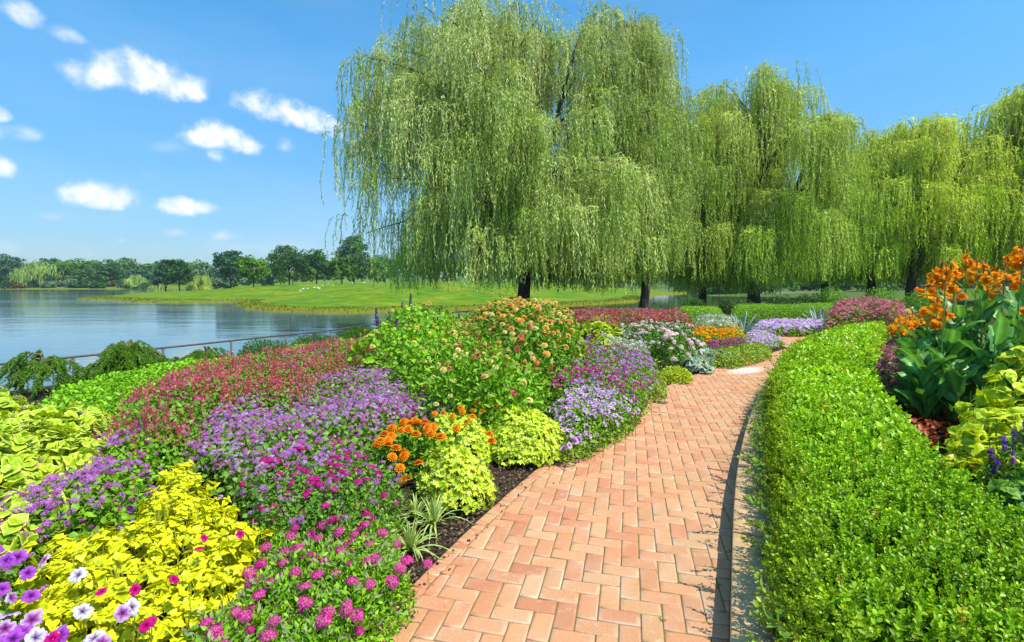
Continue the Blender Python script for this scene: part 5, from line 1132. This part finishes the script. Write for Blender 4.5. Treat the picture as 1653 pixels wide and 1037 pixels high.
# small lime clumps by the path
for i, (u, v, rx, H, ca, cb, lab) in enumerate([(1090, 603, 26, .24, (.34, .48, .02), (.56, .66, .03), 'small chartreuse cushion on the path edge left of the silver leaves'), (1050, 612, 26, .22, (.22, .38, .03), (.4, .52, .05), 'olive green cushion behind the small chartreuse one'), (1055, 630, 22, .18, (.22, .36, .04), (.46, .5, .08), 'low yellow green cushion right after the purple and white petunias')]):
    simple_shrub('lime_cushion', lab, 'cushion plant', ell(u, v, rx, H, seed=210 + i), H, .035, ca, cb, 4, 210 + i, 'small yellow green cushions on the path edge')
# silver leaves
for i, (u, v, rx, lab) in enumerate([(1122, 592, 20, 'silver felted leaf rosette nearest the path'), (1145, 582, 20, 'silver felted leaf rosette second along the path'), (1168, 580, 16, 'silver felted leaf rosette third along the path'), (1118, 578, 18, 'silver felted leaf rosette under the pink roses')]):
    d = Drift(poly=ell(u, v, rx, .2, seed=220 + i), H=.20, seed=220 + i, rim=.2); mb = MB(); P, N = d.sample(26, .5); scat(mb, VINE, P, upright(nrm(N + [0, 0, .3]), d.r, .5), .13, cols(d.r, len(P), (.30, .44, .32), (.46, .58, .46)), (.55, .66, .55), (.4, .5, .4), r=d.r)
    plant('silver_plant', lab, 'silver plant', 'silver leaved plants on the path edge', d, [('foliage', mb, M_LEAF)])
tuftbed('dark_pink_bed', 'low dark pink and plum flowers in front of the orange marigolds', 'flower patch', [(1128, 562), (1140, 550), (1200, 546), (1212, 556), (1160, 568)], .24, 231, [LEAF2], .05, .4, (.10, .16, .03), (.2, .28, .05), [(HEAD_S, .028, 260, (.40, .04, .20), (.52, .14, .34), None, 0)])
tuftbed('lime_edging', 'low yellow green edging plants along the far path edge', 'edging plants', [(1140, 578), (1150, 566), (1215, 555), (1240, 555), (1245, 566), (1190, 580)], .22, 232, [LEAF2], .055, .5, (.14, .30, .02), (.38, .50, .04), [(HEAD_S, .03, 14, (.5, .03, .05), (.6, .1, .1), None, 0)])
tuftbed('marigold_bed', 'patch of bright orange marigolds left of the agave', 'flower patch', [(1105, 545), (1112, 528), (1150, 522), (1195, 528), (1200, 543), (1160, 550)], .36, 233, [LEAF2], .06, .5, G_MD, G_LT, [(HEAD_S, .045, 120, (.92, .28, .005), (.94, .46, .01), None, 0)])
tuftbed('petunia_bed', 'pale lilac petunias around the near agave', 'petunias', [(1200, 556), (1203, 538), (1230, 534), (1258, 544), (1264, 550), (1238, 558)], .17, 234, [LEAF2], .05, .5, G_MD, G_LT, [(HEAD_S, .038, 190, (.56, .36, .72), (.76, .64, .80), None, 0)])
tuftbed('petunia_bed', 'long band of lilac and white petunias beyond the crossing walk', 'petunias', [(1216, 532), (1218, 522), (1250, 519), (1330, 520), (1368, 523), (1362, 530), (1300, 532)], .26, 235, [LEAF2], .06, .5, G_MD, G_LT, [(HEAD_S, .05, 120, (.5, .3, .7), (.6, .45, .76), None, 0), (HEAD_S, .05, 120, (.74, .62, .80), (.80, .72, .82), None, 0)])
tuftbed('red_salvia_bed', 'wide band of dusky red flowers in front of the pond inlet', 'flower patch', [(930, 528), (900, 520), (905, 510), (960, 506), (1060, 506), (1112, 512), (1115, 526), (1060, 530), (990, 532)], .62, 236, [LEAF2], .07, .5, G_MD, (.2, .2, .05), [(HEAD_S, .05, 70, (.42, .05, .07), (.56, .14, .16), None, 0), (HEAD_S, .04, 45, (.5, .1, .2), (.62, .24, .3), None, 0)])
tuftbed('silver_bed', 'silvery white plants between the short hedge and the near agave', 'foliage plants', [(1120, 530), (1122, 514), (1155, 512), (1190, 516), (1190, 530)], .5, 237, [LEAF2], .06, .4, (.22, .34, .16), (.42, .52, .32), [(HEAD_S, .03, 40, (.78, .78, .72), (.82, .8, .78), None, 0)])
tuftbed('red_flower_mound', 'dusky pink red mound right of the clipped hedge', 'flower patch', [(1335, 515), (1342, 498), (1380, 490), (1435, 490), (1462, 500), (1450, 516), (1400, 512)], .8, 238, [LEAF2], .08, .5, G_MD, (.25, .2, .08), [(HEAD_S, .06, 60, (.50, .10, .14), (.64, .24, .28), None, 0), (HEAD_S, .05, 30, (.55, .2, .3), (.7, .4, .45), None, 0)])
tuftbed('marigold_bed', 'orange and yellow flowers in front of the dusky pink red mound', 'flower patch', [(1352, 532), (1350, 512), (1380, 504), (1412, 508), (1420, 522), (1400, 534)], .45, 239, [LEAF2], .06, .5, G_MD, G_LT, [(HEAD_S, .05, 90, (.93, .42, .005), (.94, .62, .015), None, 0)])
tuftbed('white_flower_bed', 'small white and salmon flowers between the red mound and the low cannas', 'flower patch', [(1412, 525), (1415, 500), (1450, 495), (1475, 505), (1460, 525)], .5, 240, [LEAF2], .06, .5, G_MD, G_LT, [(HEAD_S, .045, 50, (.8, .76, .76), (.82, .8, .8), None, 0), (HEAD_S, .045, 40, (.8, .2, .06), (.8, .35, .2), None, 0)])
tuftbed('sedum_bed', 'dusty pink flower heads between the box hedge and the cannas', 'flower patch', [(1405, 590), (1425, 560), (1440, 540), (1480, 530), (1500, 560), (1490, 600), (1462, 625), (1425, 618)], .42, 241, [LEAF2], .05, .5, (.12, .12, .04), (.25, .22, .08), [(HEAD_S, .03, 170, (.46, .08, .16), (.62, .24, .30), None, 0), (HEAD_S, .028, 50, (.6, .08, .32), (.66, .2, .4), None, 0)])
# bright low growth at the hedge foot and red fallen leaves
tuftbed('red_coleus_bed', 'dark rust red leaves in the shade under the cannas', 'foliage plants', [(1440, 690), (1430, 640), (1470, 615), (1540, 640), (1560, 690), (1520, 730), (1480, 715)], .16, 242, [OVAL], .06, .7, (.16, .03, .012), (.40, .08, .02), [], lai=.8)

# agaves
def agave(u, v, H, seed, label):
    r = np.random.default_rng(seed); q = gl(u, v, H * .45); root = empty('agave', (*q, gz(*q)), 0, label, 'agave', 'blue grey agaves in the flower bed')
    for k in range(17):
        a = k * 2.39996; e = R(82 - k * 3.6); L = H * r.uniform(.85, 1.05); t = np.linspace(0, 1, 9); rad = L * t * math.cos(e) + .03; z = L * t * math.sin(e) + .04 - .06 * t ** 3 * (k / 17); w = .075 * H / .7 * (np.sin(np.clip(t * .8 + .18, 0, 1) * math.pi) ** .7) * (1 - t ** 4) + .001
        u_ = np.array([math.cos(a), math.sin(a), 0]); s = np.array([-math.sin(a), math.cos(a), 0]); c = u_ * rad[:, None] + np.array([0, 0, 1]) * z[:, None]; nrml = nrm(np.array([-math.sin(e), -math.sin(e), 0]) * np.array([math.cos(a), math.sin(a), 0]) + [0, 0, math.cos(e)])
        G = np.stack([c - s * w[:, None] + nrml * w[:, None] * .35, c - nrml * .012, c + s * w[:, None] + nrml * w[:, None] * .35, c - nrml * (.03)], 1); mb = MB(); mb.grid(G, np.array((.38, .52, .47)) * r.uniform(.85, 1.15), wrap=True); mb.build('leaf', M_GLOSSY, root, smooth=True)
agave(1196, 527, .72, 251, 'blue grey agave beside the orange marigolds at the end of the path'); agave(1322, 516, .72, 252, 'blue grey agave behind the long lilac petunia band')

# ================================================================== CANNAS
def canna_leaf(r, L, Wd, e0, droop, c, twist=0.0):
    t = np.linspace(0, 1, 12); ang = e0 - droop * t ** 1.6; dx = np.cos(ang) * L / 11; dz = np.sin(ang) * L / 11; x = np.r_[0, np.cumsum(dx[:-1])]; z = np.r_[0, np.cumsum(dz[:-1])]
    w = Wd * np.sin(np.clip(t * .88 + .10, 0, 1) * math.pi) ** .85; w[-1] = .002; w[0] = .012; G = []; ph = r.uniform(0, 6)
    for j, q in enumerate((-1, -.55, 0, .55, 1)):
        fold = abs(q) * .38 * w + .014 * np.sin(t * 17 + j + ph) * abs(q); G.append(np.stack([x - np.sin(ang) * fold, q * w * math.cos(.35), z + np.cos(ang) * fold], 1))
    G = np.stack(G, 1); cc = np.tile(np.array([1.15, .9, 1.9, .9, 1.15])[None, :, None], (12, 1, 1)) * np.array(c)[None, None]; return G, cc
def canna_flower_t(r):
    it = []
    for k in range(6):
        n = 7; t = np.linspace(0, 1, n); w = .40 * np.sin(np.clip(t * .85 + .12, 0, 1) * math.pi) ** .6; w[-1] = .12; e = r.uniform(.15, .9); x = t * math.cos(e); z = t * math.sin(e) + .12 * np.sin(t * 5 + k) - .35 * t ** 3
        G = np.stack([np.stack([x, q * w, z + abs(q) * .12 + .05 * np.sin(t * 9 + q * 3 + k)], 1) for q in (-1, -.4, .4, 1)], 1); i = np.arange(n * 4).reshape(n, 4); f = np.stack([i[:-1, :-1], i[:-1, 1:], i[1:, 1:], i[1:, :-1]], -1).reshape(-1, 4)
        wt = np.zeros((n * 4, 2)); wt[:, 0] = np.repeat(t, 4) ** 1.5; wt[:, 1] = np.tile([1, .2, .2, 1], n) * .5 * np.repeat(t, 4); it.append((T(G.reshape(-1, 3), f, wt), rotm(0, 0, k * 1.05 + r.normal(0, .25)), (0, 0, 0)))
    return T.join(it)
CF = [canna_flower_t(np.random.default_rng(i)) for i in range(4)]
def canna(loc, H, seed, label, nst=4, fl=3, spread=.22, leafL=.46, leaves=9, ca=(.055, .17, .035), cb=(.14, .34, .07), group='orange cannas behind the box hedge', fH=None, oc=((.95, .20, .003), (.97, .42, .008))):
    r = np.random.default_rng(seed); root = empty('canna_plant', (*loc, gz(*loc)), 0, label, 'canna', group); fb, sb = MB(), MB()
    for s in range(nst):
        a = s / nst * 6.283 + r.normal(0, .4); o = np.array([math.cos(a), math.sin(a)]) * spread * r.uniform(.3, 1); h = H * r.uniform(.72, 1.0); lean = o * .35
        flw = s < fl; htot = h if not flw else (fH or H * 1.18) * r.uniform(.92, 1.08); P = [(o[0] + lean[0] * t, o[1] + lean[1] * t, htot * t) for t in (0, .3, .6, .85, 1)]; k0 = .45 if nst == 1 else 1; sb.tube(P, [.017 * k0, .015 * k0, .012 * k0, .007, .005], (.22, .36, .08), 7)
        for k in range(leaves):
            t = .10 + .78 * k / leaves * h / htot * 1.25; az = a + k * 2.4 + r.normal(0, .35); L = leafL * r.uniform(.75, 1.15) * (1 - .25 * k / leaves); G, cc = canna_leaf(r, L, L * r.uniform(.155, .215), R(r.uniform(48, 82)), R(r.uniform(20, 75)), np.array(ca) + (np.array(cb) - np.array(ca)) * r.uniform())
            G = G.reshape(-1, 3) @ rotm(r.normal(0, .25), 0, 0).T; G = G @ rotm(0, 0, az).T + np.array([o[0] + lean[0] * t, o[1] + lean[1] * t, htot * t * .95]); fb.grid(G.reshape(12, 5, 3), cc.reshape(-1, 3))
        if flw:
            mb = MB(); n = r.integers(6, 10); top = np.array(P[-1]); up = r.uniform(-.20, .05, n); Pn = np.c_[top[0] + r.normal(0, .055, n), top[1] + r.normal(0, .055, n), top[2] + up]; N = nrm(np.c_[r.normal(0, .8, n), r.normal(-.2, .8, n), np.full(n, .8)])
            scat(mb, CF, Pn - top, upright(N, r, .5), r.uniform(.05, .075, n), cols(r, n, *oc), cols(r, n, (.95, .36, .006), (.96, .58, .03)), (.95, .66, .05), r=r)
            for b_ in range(5): z0 = r.uniform(-.12, .10); mb.tube([(0, 0, z0), (r.normal(0, .025), r.normal(0, .025), z0 + .07)], [.008, .003], (.55, .25, .12), 5)
            mb.build('flower_cluster', M_PETAL, root).location = top
    sb.build('stalk', M_LEAF, root); fb.build('foliage', M_GLOSSY, root, smooth=True); return root
CN = [(1560, 5.6, 1.42, 'tall orange canna in the middle of the big clump', 5, 3), (1510, 5.3, 1.05, 'orange canna with low spreading leaves at the left of the big clump', 5, 2), (1620, 5.3, 1.50, 'tall orange canna with upright leaves right of the middle one', 5, 4), (1680, 5.8, 1.6, 'tallest orange canna at the right edge of the photo', 5, 3), (1590, 6.3, 1.55, 'orange canna behind the middle one', 4, 3), (1535, 6.2, 1.25, 'orange canna at the back left of the big clump', 4, 3), (1640, 4.7, 1.2, 'green leaved canna in front of the clump above the lime vine', 4, 1), (1545, 4.9, .85, 'short canna with broad grey green leaves nearest the hedge', 4, 0)]
for i, (u, dd, H, lab, n, f) in enumerate(CN): canna(col_at(u, dd), H * .88, 300 + i, lab, n, f, fH=H * 1.06)
CN2 = [(1488, 8.6, .86, 'low orange canna group right behind the far end of the box hedge'), (1520, 8.2, .9, 'low orange canna between the hedge end and the big clump'), (1456, 9.4, .78, 'low yellow orange canna at the far left of the canna row'), (1500, 9.3, 1.0, 'low orange canna at the back of the canna row')]
for i, (u, dd, H, lab) in enumerate(CN2): canna(col_at(u, dd), H * .7, 320 + i, lab, 7, 7, .3, .30, 4, ca=(.08, .2, .03), cb=(.16, .3, .05), fH=H * .95, oc=((.93, .26, .004), (.95, .50, .01)))
q = np.array(col_at(1523, 5.0)); canna(q, .9, 330, 'single orange canna bloom on a long bare stalk above the clump', 1, 1, .02, .4, 2, fH=1.45 + (458 - 425) / FPX * 5.0)

# lime vines and neighbours at right
def vine_mound(poly, H, seed, label, dens, size, ca, cb, e, name='lime_vine', group='lime green leafy plants by the hedge', vine=VINE, tilt=.4):
    d = Drift(poly=poly, H=H, seed=seed, rim=.3, lump=.18, ls=5); mb = MB(); P, N = d.sample(int(d.area * dens), .75, 1.2)
    scat(mb, vine, P, upright(nrm(N + [-.15, -.25, .35]), d.r, tilt), size * d.r.uniform(.7, 1.2, len(P)), cols(d.r, len(P), ca, cb), cols(d.r, len(P), e, e), tuple(np.array(ca) * .8), r=d.r); stems(mb, d, 60)
    return plant(name, label, 'foliage plant', group, d, [('foliage', mb, M_LEAF)])
def wpoly(pts): return np.array([col_at(u, d_) for u, d_ in pts])
LC = ((.46, .64, .01), (.68, .80, .015), (.76, .80, .06))
vine_mound(wpoly([(1555, 4.6), (1580, 4.05), (1640, 3.8), (1800, 3.9), (1850, 4.9), (1700, 5.0), (1610, 4.9)]), .80, 341, 'lime green mound of broad leaves in front of the cannas, upper one', 200, .075, *LC)
vine_mound(wpoly([(1530, 3.75), (1545, 3.4), (1600, 3.2), (1700, 3.2), (1760, 3.7), (1650, 4.0), (1570, 4.1)]), .55, 342, 'lime green mound of broad leaves in front of the cannas, lower one beside the hedge', 220, .07, *LC)
vine_mound(wpoly([(1600, 2.9), (1620, 2.65), (1720, 2.55), (1800, 2.8), (1720, 3.15), (1640, 3.2)]), .42, 343, 'plain green leafy plant at the right edge below the purple spikes', 260, .06, (.10, .28, .02), (.2, .42, .03), (.26, .46, .04))
d = Drift(poly=wpoly([(1600, 3.3), (1620, 3.05), (1740, 3.0), (1760, 3.4), (1650, 3.5)]), H=.50, seed=344, rim=.2); plant('salvia_plant', 'dark purple salvia spikes in front of the lime leaves at the right edge', 'salvia', None, d, [('foliage', foliage(d, [OVAL], .05, .5, 2, G_DK, G_MD), M_LEAF), ('flower_spike', spikes(d, 130, .10, .014, (.12, .03, .26), (.30, .12, .5), (.08, .05, .1), fs=.014), M_PETAL)])
# mulch crumbs on soil and path edge
r = np.random.default_rng(88); mb = MB(); n = 9000
e = r.integers(0, 60, n); q = PL[e] + (PL[e + 1] - PL[e]) * r.uniform(0, 1, (n, 1)); tt = nrm(PL[e + 1] - PL[e]); lf = np.stack([-tt[:, 1], tt[:, 0]], 1); P = q + lf * (r.exponential(.25, n)[:, None] + .01); P[:160] = q[:160] - lf[:160] * r.exponential(.06, 160)[:, None]
z = np.maximum(land_h(P), -.02) + .004; z[:160] = .006
CH = T([(-.5, -.3, 0), (.5, -.25, 0), (.4, .3, 0), (-.45, .25, 0), (-.3, -.1, .4), (.3, .05, .35)], [(0, 1, 5, 4), (1, 2, 5), (2, 3, 4, 5), (3, 0, 4)])
mb.add(CH, np.c_[P, z], upright(np.tile([0, 0, 1.0], (n, 1)), r, .5), r.uniform(.005, .022, n), cols(r, n, (.02, .012, .008), (.20, .13, .08), .4)); o = mb.build('mulch_chips', M_PLAIN); tag(o, 'dark crumbly mulch along the path edge and spilled on the border bricks', 'mulch', kind='stuff')
# moss tufts in the brick joints on the right

# ================================================================== HAZE
hb = MB(); hb.box((0, 500, 58.0), (3200, 1500, 124), (1, 1, 1)); hm, nb_ = new_mat('haze_air')
pv = nb_.n('ShaderNodeVolumePrincipled', inp={'Color': (.80, .90, 1.0, 1), 'Density': .00026, 'Anisotropy': .3}); ho = nb_.n('ShaderNodeOutputMaterial'); nb_.nt.links.new(pv.outputs[0], ho.inputs['Volume'])
o = hb.build('haze', hm); tag(o, 'faint blue summer haze over the lake and far trees', 'haze', kind='stuff')

# reeds and rough grass along the banks
r = np.random.default_rng(99); n = 90000; P = np.stack([r.uniform(-95, 30, n), r.uniform(46, 100, n)], 1); h = land_h(P); k = (h > WATER_Z - .03) & (h < WATER_Z + .30) & (r.random(n) < .8); P, h = P[k], h[k]; n = len(P)
mb = MB(); az = r.uniform(0, 6.28, n); y = nrm(np.c_[r.normal(0, .25, (n, 2)), np.ones(n)]); x = nrm(np.c_[np.cos(az), np.sin(az), 0 * az]); z = np.cross(x, y)
mb.add(QUADL, np.c_[P, h - .03], np.stack([x, y, z], -1), np.stack([r.uniform(.06, .2, n), r.uniform(.08, .26, n), np.ones(n)], 1), cols(r, n, (.10, .17, .01), (.26, .27, .03), .2))
o = mb.build('shore_reeds', M_LEAF); tag(o, 'ragged brown and yellow green reeds fringing the meadow bank', 'reeds', kind='stuff')

# moss and weeds in the joints near the kerb
r = np.random.default_rng(101); mb = MB(); th = R(-13.0); ca_, sa_ = math.cos(th), math.sin(th); u0 = at(1000, 985); w_ = .092
for k in range(900):
    i, j = r.integers(-30, 60), r.integers(-20, 60); lx_, ly_ = (i * w_, (j + r.uniform()) * w_) if r.random() < .6 else ((i + r.uniform()) * w_, j * w_)
    p = np.array([lx_ * ca_ - ly_ * sa_, lx_ * sa_ + ly_ * ca_]) + u0
    dk_ = seg_dist(p[None], PR, False)[0][0]
    if not inside(p[None], PATH_POLY)[0] or dk_ > abs(r.normal(0, .28)) or p[1] > 6: continue
    m = r.integers(4, 14); Q = np.c_[p + r.normal(0, .006, (m, 2)), np.full(m, .001)]; mb.add(LEAF2, Q, frames(np.tile([0, 0, 1.0], (m, 1)), r, (.2, 1.2)), np.stack([np.full(m, .006), r.uniform(.006, .022, m), np.full(m, .01)], 1), cols(r, m, (.10, .24, .01), (.24, .40, .02)))
o = mb.build('moss_tufts', M_LEAF); tag(o, 'tiny green weeds and moss in the brick joints near the kerb', 'moss', kind='stuff')
